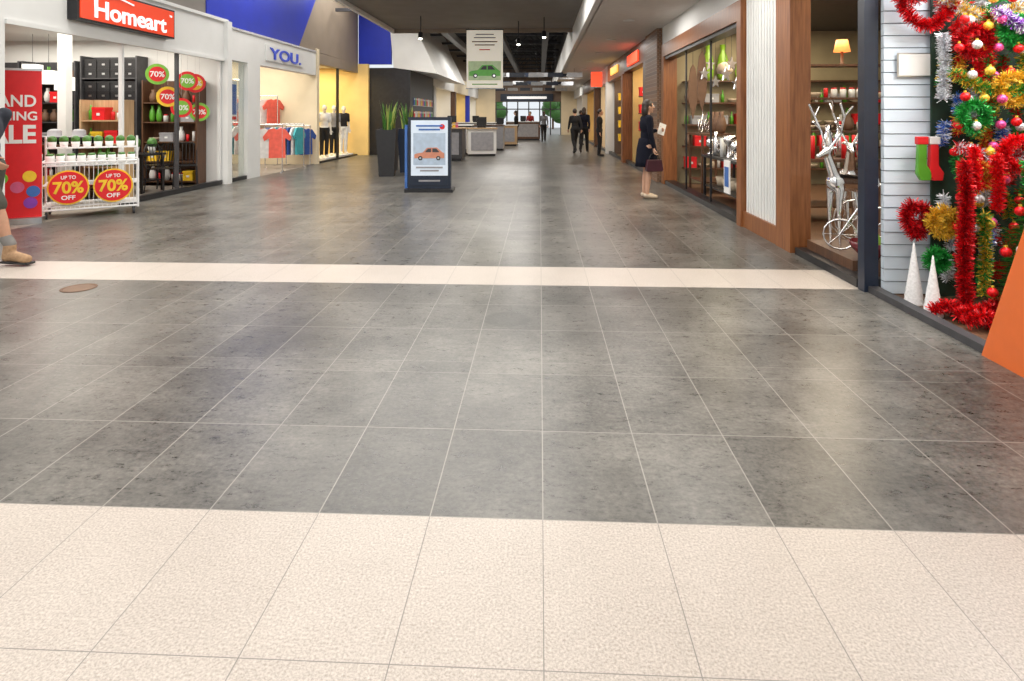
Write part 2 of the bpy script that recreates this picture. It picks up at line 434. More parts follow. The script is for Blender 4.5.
# ------------------------------------------------------------------ ceilings
S('ceiling', -4.1, 1.0, -5, 16.8, 3.85, 4.15, GREYC)
S('ceiling', 1.0, 2.7, -5, 46, 3.3, 3.42, mat('soffit_grey', (.68, .66, .63), .7, var=.04))
S('trim_10', .9, 1.02, -5, 46, 3.3, 4.1, WHITE)
S('trim_10', -4.16, -4.08, -5, 16.8, 3.75, 4.2, WHITE)
S('trim_10', -4.16, 1.0, 16.8, 16.9, 3.75, 4.5, TAN)
S('ceiling', -7, 2.9, -5, 46.3, 5.9, 6.0, DKVOID)
S(W, .95, 1.05, 16.9, 46, 4.1, 5.9, DARK)
for k, y in enumerate(range(19, 46, 3)):
    tb = B()
    tb.bb(-6.5, 1.0, -.06, .06, 5.55, 5.68, DARK); tb.bb(-6.5, 1.0, -.05, .05, 4.75, 4.85, DARK)
    xx = -6.2
    fl = 0
    while xx < .3:
        tb.cyl((xx, 0, 4.8 if fl else 5.6), (xx + .7, 0, 5.6 if fl else 4.8), .035, DARK, n=6); xx += .7; fl = 1 - fl
    mk(tb, 'roof_truss', loc=(0, y, 0), label='dark steel lattice truss spanning the open roof void', cat='truss', group='roof trusses')
for x in (-3.4, -1.5, .2):
    mk(B().bb(x - .12, x + .12, 17.2, 45.8, 4.35, 4.6, mat('duct_grey', (.12, .115, .11), .5)), 'roof_duct', label='long grey service duct running under dark roof', cat='duct', group='roof ducts')
SP('wall_right', B().prism([(.35, 4.9), (.98, 4.9), (.98, 3.3)], XZ, 16.9, 17.3, WHITE))
for y in (22, 27, 33):
    thing('linear_light', 'slim linear luminaire hung under the dark roof', 'light fixture', (-2.5, y, 4.3), 0, [('diffuser', B().bb(-.07, .07, 0, 1.6, 0, .06, LAMP)), ('housing', B().bb(-.1, .1, -.05, 1.65, .06, .12, DARK)), ('rod', B().cyl((0, .2, .12), (0, .2, 1.6), .01, BLACK)), ('rod', B().cyl((0, 1.4, .12), (0, 1.4, 1.6), .01, BLACK))], 'linear lights')
S('wall_back', -7.5, -3.4, 46, 46.3, 0, 6, CREAM)
S('wall_back', 1.6, 5.3, 46, 46.3, 0, 6, CREAM)
S('wall_back', -3.4, 1.6, 46, 46.3, 2.5, 6, WALLBR)
for x in (-3.4, -2.57, -1.74, -.9, -.07, .75, 1.54): S('trim_11', x, x + .09, 46.05, 46.15, 0, 2.5, DARK)
S('trim_11', -3.4, 1.6, 46.05, 46.15, 1.9, 1.98, DARK)
SP('floor', B().add([(-20, 46.3, -.01), (20, 46.3, -.01), (20, 75, -.01), (-20, 75, -.01)], [(0, 1, 2, 3)], mat('pavement', (.4, .39, .37), .8)))
for i in range(2):
    b = B(); b.cyl((0, 0, 0), (0, 0, 1.6), .12, BROWNW)
    for k in range(9): b.ell((R.uniform(-.8, .8), R.uniform(-.8, .8), R.uniform(1.3, 3.2)), (.8, .8, .7), LEAF, 8, 6)
    mk(b, 'tree', loc=(-4.6 + i * 6, 64 + i * 2, -.01), label='leafy green tree standing outside the entrance doors', cat='tree', group='trees outside')

# ------------------------------------------------------------------ homeware sign
hs = thing('shop_sign', 'orange-red lightbox sign with bold white lettering on the white fascia', 'shop sign', (-6.58, 9.25, 2.77), 0,
    [('housing', B().bb(0, .15, -1.12, 1.12, 0, .50, BLACK)), ('face_panel', B().bb(.15, .165, -1.08, 1.08, .03, .47, ORANGER))])
text('Homeart', 'lettering', hs, (.168, .02, .205), FR, SIGNW, 1.68, .27, .022, .006, 'bold white raised letters')
rb = B().prism([(-.62, .385), (-.30, .43), (.02, .385), (.02, .405), (-.30, .452), (-.62, .405)], YZ, .166, .18, SIGNW)
mk(rb, 'roof_emblem', hs, label='thin white roof line above the letters')
text('TM', 'trademark_letter', hs, (.168, .98, .38), FR, SIGNW, .07, .035, .01, .003)
ys = thing('shop_sign', 'blue capital lettering mounted on a white fascia', 'shop sign', (-6.575, 15.35, 2.95), 0,
    [('backing_plate', B().bb(0, .02, -1.15, 1.15, -.19, .19, WHITE))])
text('YOU.', 'lettering', ys, (.03, 0, 0), FR, mat('blue_letter', (.01, .05, .55), .4, emit=.1), 1.9, .28, .02, .01, 'blue capital letters')

# ------------------------------------------------------------------ goods prototypes
def vase_b(m, h=.3, r=.07): return B().lathe([(r * .55, 0), (r * .9, h * .15), (r, h * .4), (r * .75, h * .68), (r * .4, h * .82), (r * .5, h), (r * .42, h), (r * .32, h * .84)], m, 16)
def bowl_b(m, r=.12): return B().lathe([(r * .4, 0), (r * .45, .012), (r * .85, r * .35), (r, r * .65), (r * .95, r * .65), (r * .78, r * .34), (r * .3, .02)], m, 18)
def jar_b(m, lid, h=.15, r=.045): return B().lathe([(r, 0), (r, h * .8), (r * .8, h * .86)], m, 14).lathe([(r * .85, h * .86), (r * .88, h), (r * .2, h * 1.02)], lid, 14)
def box_b(m, w=.28, d=.2, h=.18, tag_=WHITE):
    return B().bb(-w / 2, w / 2, -d / 2, d / 2, 0, h * .8, m).bb(-w / 2 - .006, w / 2 + .006, -d / 2 - .006, d / 2 + .006, h * .8, h, m).bb(-.03, .03, -d / 2 - .004, -d / 2, h * .35, h * .55, tag_)
def candle_b(m, h=.14, r=.03): return B().lathe([(r, 0), (r, h), (r * .8, h + .004), (r * .3, h)], m, 12).cyl((0, 0, h), (0, 0, h + .015), .002, BLACK, n=5)
def bottle_b(m, h=.26, r=.035): return B().lathe([(r, 0), (r, h * .6), (r * .35, h * .75), (r * .35, h), (r * .1, h)], m, 12)
class Stock:
    def __init__(s): s.c = {}
    def put(s, key, builder, name, label, cat, group, loc, rot=0, sc=1):
        k = (key, group)
        if k not in s.c: s.c[k] = builder().mesh(name)
        o = bpy.data.objects.new(name, s.c[k]); COL.objects.link(o); o.location = loc; o.rotation_euler = (0, 0, rot); o.scale = (sc,) * 3
        return tag(o, label, cat, None, group)
ST = Stock()
KINDS = [
 ('v1', lambda: vase_b(WHITE), 'vase', 'white glazed ceramic vase on shop shelf', 'vase', .16),
 ('v2', lambda: vase_b(BROWNW, .26, .08), 'vase', 'brown rounded ceramic vase on shop shelf', 'vase', .18),
 ('v3', lambda: vase_b(GREEN, .34, .06), 'vase', 'tall green ceramic vase on shop shelf', 'vase', .14),
 ('b1', lambda: bowl_b(BEIGEG), 'bowl', 'beige serving bowl on shop shelf', 'bowl', .26),
 ('j1', lambda: jar_b(BEIGEG, BROWNW), 'jar', 'small beige lidded jar on shop shelf', 'jar', .11),
 ('j2', lambda: jar_b(WHITE, RED), 'jar', 'white jar with red lid on shop shelf', 'jar', .11),
 ('x1', lambda: box_b(GREYG), 'storage_box', 'grey lidded storage box on shop shelf', 'box', .32),
 ('x2', lambda: box_b(RED, .22, .2, .22), 'storage_box', 'red lidded gift box on shop shelf', 'box', .26),
 ('x3', lambda: box_b(YEL, .2, .2, .2), 'storage_box', 'yellow lidded gift box on shop shelf', 'box', .24),
 ('c1', lambda: candle_b(RED), 'candle', 'red pillar candle on shop shelf', 'candle', .09),
 ('c2', lambda: candle_b(WHITE, .2), 'candle', 'tall white pillar candle on shop shelf', 'candle', .09),
 ('o1', lambda: bottle_b(GREEN), 'bottle', 'green glass bottle on shop shelf', 'bottle', .1),
 ('o2', lambda: bottle_b(BLUEG), 'bottle', 'blue glass bottle on shop shelf', 'bottle', .1),
]
KD = {q[0]: q for q in KINDS}
def fill(x0, x1, y, z, kinds, group):
    x = x0
    while True:
        k = KD[R.choice(kinds)]
        if x + k[5] > x1: break
        ST.put(k[0], k[1], k[2], k[3], k[4], group, (x + k[5] / 2, y, z + .001), 0 if 'x' in k[0] else R.random() * 6)
        x += k[5] + R.random() * .04
def shelf_unit(x0, x1, y, zs, h, d, mf, label):
    w = x1 - x0
    parts = [('side_panel', B().bb(-w / 2, -w / 2 + .03, -d, 0, 0, h, mf)), ('side_panel', B().bb(w / 2 - .03, w / 2, -d, 0, 0, h, mf)), ('back_panel', B().bb(-w / 2 + .03, w / 2 - .03, -.015, 0, 0, h, mf))]
    parts += [('shelf', B().bb(-w / 2 + .031, w / 2 - .031, -d + .01, -.017, z - .025, z, mf)) for z in zs]
    return thing('shelf_unit', label, 'shelf', ((x0 + x1) / 2, y, 0), 0, parts)
ALLK = ['v1', 'v2', 'j1', 'j2', 'b1', 'c1', 'o1', 'x1', 'c2', 'x2', 'x3', 'v3']
for (x0, x1, zs) in ((-11.9, -10.7, (.1, .5, .9, 1.3, 1.7, 2.1)), (-10.65, -9.5, (.1, .5, .9, 1.3, 1.7, 2.1)), (-9.4, -8.2, (.1, .5, .9, 1.3, 1.75, 2.2)), (-8.1, -6.95, (.1, .5, .9, 1.3, 1.7))):
    shelf_unit(x0, x1, 12.3, zs, zs[-1] + .45, .35, DARK if x0 < -9 else DTIMBER, 'dark shop shelving unit stocked with homewares')
    for z in zs:
        if z in (1.75, 2.2):
            for i in range(4):
                for j in range(2):
                    ST.put('bx', lambda: box_b(BLACK, .26, .24, .19, STEEL), 'storage_box', 'black lidded storage box stacked on dark shelf', 'box', 'black storage boxes', (x0 + .18 + i * .28, 12.12, z + j * .191))
        else:
            fill(x0 + .06, x1 - .06, 12.1, z, ALLK, 'homewares on the wall shelves')
for i in range(3):
    thing('paper_lantern', 'white square paper lantern hanging from shop ceiling', 'lantern', (-9.75 + i * .32, 11.2, 2.15 - i * .12), .2, [('shade', B().bb(-.12, .12, -.12, .12, 0, .26, mat('lantern_white', (.85, .85, .82), .6, emit=.5))), ('cord', B().cyl((0, 0, .26), (0, 0, .85 + i * .12), .004, BLACK))], 'white square lanterns')
S('wall_shop', -8.72, -8.56, 10.55, 10.7, 0, 3.0, WHITE)
def table(loc, rot, w, d, h, mt, label, legs=None, name='display_table'):
    lg = legs or mt
    parts = [('table_top', B().bb(-w / 2, w / 2, -d / 2, d / 2, h - .04, h, mt)), ('lower_shelf', B().bb(-w / 2 + .05, w / 2 - .05, -d / 2 + .05, d / 2 - .05, .2, .22, mt))]
    for sx in (-1, 1):
        for sy in (-1, 1):
            parts.append(('leg', B().bb(sx * (w / 2 - .05) - .02, sx * (w / 2 - .05) + .02, sy * (d / 2 - .05) - .02, sy * (d / 2 - .05) + .02, 0, h - .04, lg)))
    return thing(name, label, 'table', loc, rot, parts)
table((-8.1, 9.9, 0), 0, 1.3, .8, .95, DTIMBER, 'dark timber table displaying bowls and hats inside the shop')
for i in range(3):
    for j in range(2):
        ST.put('bk', lambda: bowl_b(BLACK, .18), 'bowl', 'black serving bowl on dark display table', 'bowl', 'black bowls', (-8.5 + i * .42, 9.72 + j * .38, .951))
    ST.put('hat', lambda: B().lathe([(.2, 0), (.2, .012), (.1, .02), (.1, .1), (.06, .13), (.01, .135)], GREYG, 18), 'sun_hat', 'grey brimmed sun hat resting on black bowl', 'hat', 'grey sun hats', (-8.5 + i * .42, 9.72, 1.07))
fill(-8.65, -7.55, 9.75, .22, ['x2', 'b1', 'v2', 'x3'], 'goods under the dark display table')
table((-9.9, 10.2, 0), 0, 1.4, .8, .75, PINE, 'pale timber table displaying vases inside the shop')
fill(-10.5, -9.3, 10.05, .75, ['v1', 'v2', 'v3', 'c1', 'x2'], 'goods on the pale table'); fill(-10.5, -9.3, 10.35, .75, ['v1', 'v2', 'c2', 'x3'], 'goods on the pale table')
shelf_unit(-7.9, -7.15, 10.35, (.15, .55, .95, 1.35), 1.7, .32, PINE, 'pale timber shelf unit stocked with colourful gifts')
for z in (.15, .55, .95, 1.35): fill(-7.85, -7.2, 10.17, z, ['x2', 'x3', 'j2', 'v3', 'c1', 'o1'], 'gifts on the pale shelf unit')
table((-7.55, 11.0, 0), 0, .7, .7, .72, BLACK, 'black metal cafe table beside wire chairs')
for i in range(4):
    ST.put('pt', lambda: B().lathe([(.05, 0), (.07, .12), (.06, .12), (.045, .1)], WHITE, 12).ell((0, 0, .19), (.09, .09, .1), LEAF, 8, 6), 'potted_plant', 'small green plant in white pot on cafe table', 'plant', 'small potted plants', (-7.8 + i * .16, 10.85 + (i % 2) * .25, .721))
def wire_chair():
    p = []
    sb_ = B()
    for i in range(7): sb_.bb(-.2, .2, -.2 + i * .06, -.165 + i * .06, .44, .455, BLACK)
    sb_.bb(-.2, -.18, -.2, .2, .43, .445, BLACK).bb(.18, .2, -.2, .2, .43, .445, BLACK)
    bb_ = B().tube([(-.19, .2, .45), (-.19, .26, .78), (-.12, .28, .88), (.12, .28, .88), (.19, .26, .78), (.19, .2, .45)], .012, BLACK)
    for i in range(5): bb_.cyl((-.13 + i * .065, .21, .46), (-.13 + i * .065, .275, .87), .007, BLACK, n=6)
    p += [('seat', sb_), ('backrest', bb_)]
    for sx in (-1, 1):
        for sy in (-1, 1): p.append(('leg', B().cyl((sx * .19, sy * .19, .45), (sx * .21, sy * .23, 0), .012, BLACK, n=8)))
    return p
ch = thing('cafe_chair', 'black wire metal cafe chair behind shop window', 'chair', (-7.0, 10.95, 0), 1.3, wire_chair(), 'cafe chairs')
dup(ch, (-7.0, 11.65, 0), .5)
dup(ch, (-7.6, 11.7, 0), -.2)
def promo(loc, c1, c2, s=1):
    r = .165 * s
    b1 = B().cyl((0, -.008, -r * 1.15), (0, .008, -r * 1.15), r, c1, n=24)
    b2 = B().cyl((0, -.012, -r * 1.15), (0, .012, -r * 1.15), r * .72, c2, n=24)
    b3 = B().cyl((0, 0, 0), (0, 0, 3.0 - loc[2]), .003, STEEL, n=5)
    e = thing('hanging_sign', 'round red and green sale disc hanging on wire behind glass', 'sign', loc, .55, [('outer_disc', b1), ('inner_disc', b2), ('wire', b3)], 'round hanging sale signs')
    text('70%', 'lettering', e, (0, -.013, -r * 1.15), FC, PAPER, .2 * s, .09 * s, .02, .002)
LG = mat('lime_disc', (.2, .5, .05), .4)
for (y_, z_, a, b_) in ((10.69, 2.40, LG, RED), (11.63, 2.33, RED, LG), (11.43, 1.80, RED, LG), (12.05, 1.72, LG, RED), (11.0, 2.0, YEL, RED), (11.9, 2.3, RED, YEL)):
    promo((-6.95, y_, z_), a, b_, 1.15)

# pull-up banner
bn = thing('pull_up_banner', 'red pull-up sale banner with white lettering and balloons at shop entry', 'banner', (-6.98, 7.6, 0), .5,
    [('base', B().bb(-.40, .40, -.09, .09, 0, .08, STEEL)), ('fabric', B().bb(-.38, .38, -.004, .004, .08, 2.02, RED)),
     ('pole', B().cyl((0, .03, .08), (0, .03, 2.0), .01, STEEL)), ('top_rail', B().bb(-.385, .385, -.012, .012, 2.02, 2.05, STEEL))])
text('GRAND', 'lettering', bn, (0, -.008, 1.62), FC, PAPER, .64, .16, .02, .002)
text('OPENING', 'lettering', bn, (0, -.008, 1.42), FC, PAPER, .66, .12, .02, .002)
text('SALE', 'lettering', bn, (0, -.008, 1.18), FC, PAPER, .64, .25, .03, .002)
for (x, z_, m_) in ((.25, .62, YEL), (.29, .42, BLUEG), (.12, .48, PINKG), (-.05, .6, LG), (-.2, .45, YEL), (.26, .27, mat('purple', (.25, .05, .4), .4))):
    mk(B().cyl((x, -.006, z_), (x, -.011, z_), .075, m_, n=20), 'balloon_print', bn)

# white sale rack
WM = mat('white_metal', (.8, .8, .8), .35, var=.03)
RKL = (-6.50, 8.50, 0); RKR = .62; HW = .56
rk = []
for sx in (-HW, HW):
    for sy in (-.3, .3): rk.append(('post', B().cyl((sx, sy, .1), (sx, sy, 1.12 if sy > 0 else .8), .015, WM)))
for z_ in (.12, .78): 
    rk.append(('rail', B().tube([(-HW, -.3, z_), (HW, -.3, z_), (HW, .3, z_), (-HW, .3, z_)], .012, WM, closed=True)))
for z_ in (.16, .45, .72): rk.append(('shelf', B().bb(-HW + .01, HW - .01, -.29, .29, z_, z_ + .015, WM)))
rk.append(('raised_shelf', B().bb(-HW + .01, HW - .01, .08, .3, .95, .965, WM)))
gp = B()
for i in range(22): gp.cyl((-HW + i * HW * 2 / 21, -.305, .13), (-HW + i * HW * 2 / 21, -.305, .77), .004, WM, n=5)
gp.cyl((-HW, -.305, .13), (HW, -.305, .13), .006, WM).cyl((-HW, -.305, .77), (HW, -.305, .77), .006, WM)
rk.append(('wire_front', gp))
for sx in (-HW + .05, HW - .05):
    for sy in (-.25, .25): rk.append(('castor', B().cyl((sx - .015, sy, .05), (sx + .015, sy, .05), .05, DARK, n=14).cyl((sx, sy, .05), (sx, sy, .12), .01, STEEL)))
rk_e = thing('display_rack', 'white wheeled wire rack with red round discount signs and jars', 'display rack', RKL, RKR, rk)
for x in (-.26, .26):
    mk(B().cyl((x, -.312, .43), (x, -.325, .43), .24, YEL, n=30).cyl((x, -.32, .43), (x, -.33, .43), .22, RED, n=30), 'discount_sign', rk_e, label='round red discount sign with yellow edge')
    text('70%', 'lettering', rk_e, (x, -.332, .43), FC, YEL, .35, .17, .03, .002)
    text('UP TO', 'lettering', rk_e, (x, -.332, .57), FC, PAPER, .17, .05, .02, .002)
    text('OFF', 'lettering', rk_e, (x, -.332, .29), FC, PAPER, .16, .06, .02, .002)
Mr = Matrix.Rotation(RKR, 3, 'Z')
for j in range(2):
    for i in range(9):
        p = Mr @ V((-.48 + i * .12, -.2 + j * .15, .736)) + V(RKL)
        ST.put('rj', lambda: jar_b(PAPER, LEAF, .15, .05), 'jar', 'white jar with green lid on sale rack', 'jar', 'jars on the sale rack', tuple(p))
for i in range(8):
    p = Mr @ V((-.48 + i * .137, .19, .966)) + V(RKL)
    ST.put('rj3', lambda: B().lathe([(.045, 0), (.055, .08), (.05, .08), (.04, .06)], PAPER, 12).ell((0, 0, .11), (.06, .06, .06), LEAF, 8, 6), 'potted_plant', 'small green plant in white cup on sale rack', 'plant', 'plants on the sale rack', tuple(p))

# ------------------------------------------------------------------ garments, racks, mannequins
def shirt_b(m, L=.62):
    b = B()
    pts = [(-.2, -L), (.2, -L), (.19, -.25), (.3, -.32), (.34, -.22), (.2, -.03), (.07, 0), (0, -.04), (-.07, 0), (-.2, -.03), (-.34, -.22), (-.3, -.32), (-.19, -.25)]
    b.prism(pts, XZ, -.025, .025, m)
    b.tube([(0, 0, -.04), (0, 0, .04), (.02, 0, .06), (.0, 0, .08)], .004, STEEL, n=5)
    return b
def clothes_rack(loc, rot, cols, label, group, w=1.0, h=1.25, n=8, turn=1.0):
    fb = [('post', B().cyl((sx, 0, 0), (sx, 0, h), .014, CHROME)) for sx in (-w / 2, w / 2)]
    ft = [('foot', B().bb(sx - .02, sx + .02, -.25, .25, 0, .03, CHROME)) for sx in (-w / 2, w / 2)]
    thing('clothes_rack', label, 'clothes rack', loc, rot, fb + ft + [('rail', B().cyl((-w / 2, 0, h), (w / 2, 0, h), .014, CHROME))])
    M = Matrix.Rotation(rot, 3, 'Z')
    for i in range(n):
        p = M @ V((-w / 2 + .12 + i * (w - .24) / (n - 1), 0, h - .09)) + V(loc)
        c = cols[i % len(cols)]
        ST.put('sh' + c.name, lambda: shirt_b(c, .75), 'shirt', 'short-sleeved shirt hanging on chrome clothes rack', 'shirt', group + ' ' + c.name.split('_')[0], tuple(p), rot + turn)
TEAL = mat('teal_cloth', (.05, .35, .4), .8); CORAL = mat('coral_cloth', (.8, .13, .09), .8); WCL = mat('white_cloth', (.7, .7, .7), .8); BCL = mat('blue_cloth', (.03, .08, .3), .8); GCL = mat('grey_cloth', (.25, .25, .27), .8); PCL = mat('pink_cloth', (.7, .25, .35), .8)
clothes_rack((-6.95, 14.9, 0), .3, [CORAL, CORAL, WCL], 'chrome clothes rack with coral and white tops at shop entry', 'tops', .9, 1.2, 4, .1)
clothes_rack((-7.0, 16.3, 0), .5, [BCL, WCL, TEAL, PCL, GCL], 'chrome clothes rack with blue and white tops at shop entry', 'blue tops', 1.0, 1.2)
clothes_rack((-6.95, 17.1, 0), .0, [WCL, BCL, CORAL], 'chrome clothes rack with mixed tops beside shop wall', 'side tops', .7, 1.15, 5)
clothes_rack((-8.4, 15.6, 0), .2, [TEAL, WCL, PCL], 'chrome clothes rack with mixed tops inside shop', 'mixed tops', 1.2)
clothes_rack((-8.8, 17.2, 0), 0, [WCL, CORAL, BCL, TEAL, PCL], 'long clothes rack along the shop wall', 'wall tops', 2.4, 2.0, 12)
thing('poster', 'fashion poster with blue field hanging in the narrow window', 'poster', (-6.78, 12.93, 1.3), 0, [('sheet', B().bb(0, .01, -.32, .32, 0, .9, PAPER)), ('printed_image', B().bb(.01, .014, -.27, .27, .15, .82, BLUEG)), ('printed_strip', B().bb(.01, .014, -.27, .27, .04, .11, RED)), ('wire', B().cyl((.005, -.28, .9), (.005, -.28, 1.32), .003, STEEL, n=5)), ('wire', B().cyl((.005, .28, .9), (.005, .28, 1.32), .003, STEEL, n=5))])

# ------------------------------------------------------------------ people
def realize(b, voxel, it=6):
    t = mk(b, 'tmp')
    m = t.modifiers.new('r', 'REMESH'); m.mode = 'VOXEL'; m.voxel_size = voxel
    s = t.modifiers.new('s', 'SMOOTH'); s.iterations = it; s.factor = .5
    bpy.context.view_layer.update()
    me = evalmesh(t); bpy.data.objects.remove(t)
    me.materials.clear(); me.materials.append(b.mats[0])
    for p in me.polygons: p.use_smooth = True; p.material_index = 0
    return me
def hand(b, w, d, n, m, curl=.5, flip=1):
    w = V(w); d = V(d).normalized(); n = V(n); n = (n - d * n.dot(d)).normalized(); s = d.cross(n) * flip
    for k in range(4):
        o = s * (.027 - .018 * k)
        b.cap(w + o * .6, .015, w + d * .085 + o, .0125, m)
    for k, Lf in enumerate((.068, .078, .072, .055)):
        p = w + d * .088 + s * (.029 - .0195 * k); a = .15
        for q in range(3):
            a += curl * .75
            dd = d * math.cos(a) + n * math.sin(a)
            p2 = p + dd * Lf * (.42, .33, .25)[q]
            b.cap(p, .0095 - q * .0008, p2, .0088 - q * .0008, m); p = p2
    p = w + d * .025 + s * .028
    p2 = p + (d * .6 + s * .75 + n * .3).normalized() * .038; b.cap(p, .013, p2, .011, m)
    p3 = p2 + (d * .85 + s * .3 + n * .45).normalized() * .03; b.cap(p2, .011, p3, .009, m)
def person(name, label, loc, rot, sc, J, cl, detail=True, group=None, cat='person'):
    skin = cl['skin']
    b = B()
    b.ell((0, 0, 1.26), (.10, .150, .17), skin).ell((0, 0, 1.08), (.085, .12, .15), skin).ell((-.01, 0, .94), (.105, .15, .12), skin)
    b.cap((0, .1, 1.38), .05, (0, -.1, 1.38), .05, skin)
    b.cap((0, 0, 1.38), .055, (.015, 0, 1.5), .048, skin)
    hc = V((.03, 0, 1.585))
    b.ell(hc, (.092, .074, .108), skin).ell(hc + V((.02, 0, -.045)), (.065, .055, .065), skin)
    b.cap(hc + V((.088, 0, .01)), .010, hc + V((.108, 0, -.022)), .014, skin)
    for sy in (-1, 1): b.ell(hc + V((-.005, sy * .076, -.01)), (.018, .010, .03), skin)
    b.ell(hc + V((.075, 0, -.055)), (.016, .026, .009), skin).ell(hc + V((.06, 0, -.095)), (.025, .026, .02), skin)
    for k in ('L', 'R'):
        sh, el, wr, fd, fnm = J['sh' + k], J['el' + k], J['wr' + k], J['hd' + k], J['hn' + k]
        b.cap(sh, .048, el, .036, skin); b.cap(el, .036, V(el).lerp(V(wr), .35), .038, skin); b.cap(V(el).lerp(V(wr), .35), .038, wr, .024, skin)
        hand(b, wr, fd, fnm, skin, J.get('curl', .5), 1 if k == 'R' else -1)
        hp, kn, an, to = J['hp' + k], J['kn' + k], J['an' + k], J['to' + k]
        b.cap(hp, .085, kn, .052, skin); b.cap(kn, .052, V(kn).lerp(V(an), .3), .053, skin); b.cap(V(kn).lerp(V(an), .3), .053, an, .034, skin)
        b.cap(V(an) + V((0, 0, -.03)), .034, to, .028, skin)
    e = bpy.data.objects.new(name, None); COL.objects.link(e); e.location = loc; e.rotation_euler = (0, 0, rot); e.scale = (sc,) * 3
    tag(e, label, cat, None, group)
    mk(realize(b, .0075 if detail else .011), 'body', e)
    if cl.get('hair'):
        h = B(); hm = cl['hair']
        h.ell(hc + V((-.018, 0, .022)), (.098, .086, .105), hm)
        if cl.get('long'): h.ell(hc + V((-.06, 0, -.07)), (.06, .085, .13), hm)
        hm_ = realize(h, .01, 3)
        import bmesh
        bm = bmesh.new(); bm.from_mesh(hm_)
        dele = [v for v in bm.verts if v.co.x > hc.x + .045 and v.co.z < hc.z + .055]
        bmesh.ops.delete(bm, geom=dele, context='VERTS'); bm.to_mesh(hm_); bm.free()
        mk(hm_, 'hair', e)
    if detail:
        for sy in (-1, 1):
            mk(B().ell(hc + V((.083, sy * .03, .008)), (.011, .014, .009), PAPER, 10, 7).ell(hc + V((.091, sy * .03, .008)), (.005, .006, .006), BLACK, 8, 6), 'eye', e)
        mk(B().ell(hc + V((.088, 0, -.055)), (.006, .022, .007), mat('lips', (.45, .12, .1), .5)), 'mouth', e)
    t = B(); tm = cl['top']
    t.ell((0, 0, 1.26), (.118, .168, .185), tm).ell((0, 0, 1.08), (.103, .138, .17), tm).ell((-.01, 0, .95), (.122, .165, .13), tm)
    t.cap((0, .11, 1.385), .06, (0, -.11, 1.385), .06, tm)
    for k in ('L', 'R'):
        sh, el, wr = V(J['sh' + k]), V(J['el' + k]), V(J['wr' + k])
        if cl.get('sleeve', 1) > .6: t.cap(sh, .062, el, .05, tm); t.cap(el, .05, el.lerp(wr, .93), .034, tm)
        else: t.cap(sh, .064, sh.lerp(el, .75), .056, tm)
    mk(realize(t, .012, 5), 'top', e)
    if 'skirt' in cl:
        mk(B().lathe([(.195, cl['hem']), (.19, cl['hem'] + .1), (.17, .85), (.135, 1.02), (.12, 1.04)], cl['skirt'], 24), 'skirt', e)
    if 'pants' in cl:
        q = B(); pm = cl['pants']; lim = cl.get('plen', 1)
        q.ell((-.01, 0, .93), (.125, .17, .12), pm)
        for k in ('L', 'R'):
            hp, kn, an = V(J['hp' + k]), V(J['kn' + k]), V(J['an' + k])
            if lim < 1: q.cap(hp, .105, hp.lerp(kn, .9), .088, pm)
            else: q.cap(hp, .1, kn, .07, pm); q.cap(kn, .07, an, .055, pm)
        mk(realize(q, .012, 4), 'shorts' if lim < 1 else 'trousers', e)
    sm = cl['shoe']
    for k in ('L', 'R'):
        an, to = V(J['an' + k]), V(J['to' + k])
        q = B(); q.cap(an + V((-.02, 0, -.035)), .042, to, .038, sm)
        if cl.get('boot'): q.cap(an + V((0, 0, .06)), .052, an + V((-.02, 0, -.04)), .05, sm); q.cap(an + V((0, 0, -.02)), .048, to, .045, sm)
        mk(realize(q, .009, 3), 'boot' if cl.get('boot') else 'shoe', e)
        if cl.get('boot'):
            so = B()
            a0 = an + V((-.055, 0, -.078)); a1 = to + V((.045, 0, -.036))
            ang = math.atan2(a1.z - a0.z, a1.x - a0.x); L_ = (a1 - a0).length
            M = Matrix.Rotation(-ang, 3, 'Y')
            so.box((a0 + a1) / 2, (L_, .095, .022), BLACK, M=M)
            mk(so, 'boot_sole', e, bev=.006)
        if cl.get('sock'): mk(realize(B().cap(an + V((0, 0, .08)), .05, an.lerp(V(J['kn' + k]), .32), .052, cl['sock']), .009, 2), 'sock', e)
    return e
SKIN = mat('skin', (.55, .32, .22), .5, var=.05); SKINT = mat('tanned_skin', (.45, .24, .15), .5, var=.06)
HAIR = mat('dark_brown_hair', (.025, .014, .009), .45, var=.3, scale=60)
NAVC = mat('navy_cloth', (.006, .007, .015), .9, var=.2, spec=.2); BLKC = mat('black_cloth', (.01, .01, .012), .9, var=.2)
def stand(arms=None):
    J = dict(shL=(0, .165, 1.37), shR=(0, -.165, 1.37), elL=(-.02, .2, 1.1), elR=(-.02, -.2, 1.1), wrL=(.03, .21, .86), wrR=(.03, -.21, .86),
             hdL=(.1, 0, -1), hdR=(.1, 0, -1), hnL=(1, -.3, 0), hnR=(1, .3, 0),
             hpL=(0, .085, .9), hpR=(0, -.085, .9), knL=(.015, .08, .49), knR=(.015, -.08, .49), anL=(-.02, .08, .09), anR=(-.02, -.08, .09), toL=(.13, .09, .035), toR=(.13, -.09, .035))
    J.update(arms or {}); return J
WALK = dict(knR=(.16, -.08, .5), anR=(.22, -.08, .10), toR=(.37, -.09, .045), knL=(-.03, .08, .49), anL=(-.26, .08, .16), toL=(-.14, .09, .05), wrL=(.16, .2, .92), elL=(.06, .2, 1.12), elR=(-.1, -.21, 1.13), wrR=(-.12, -.22, .9))
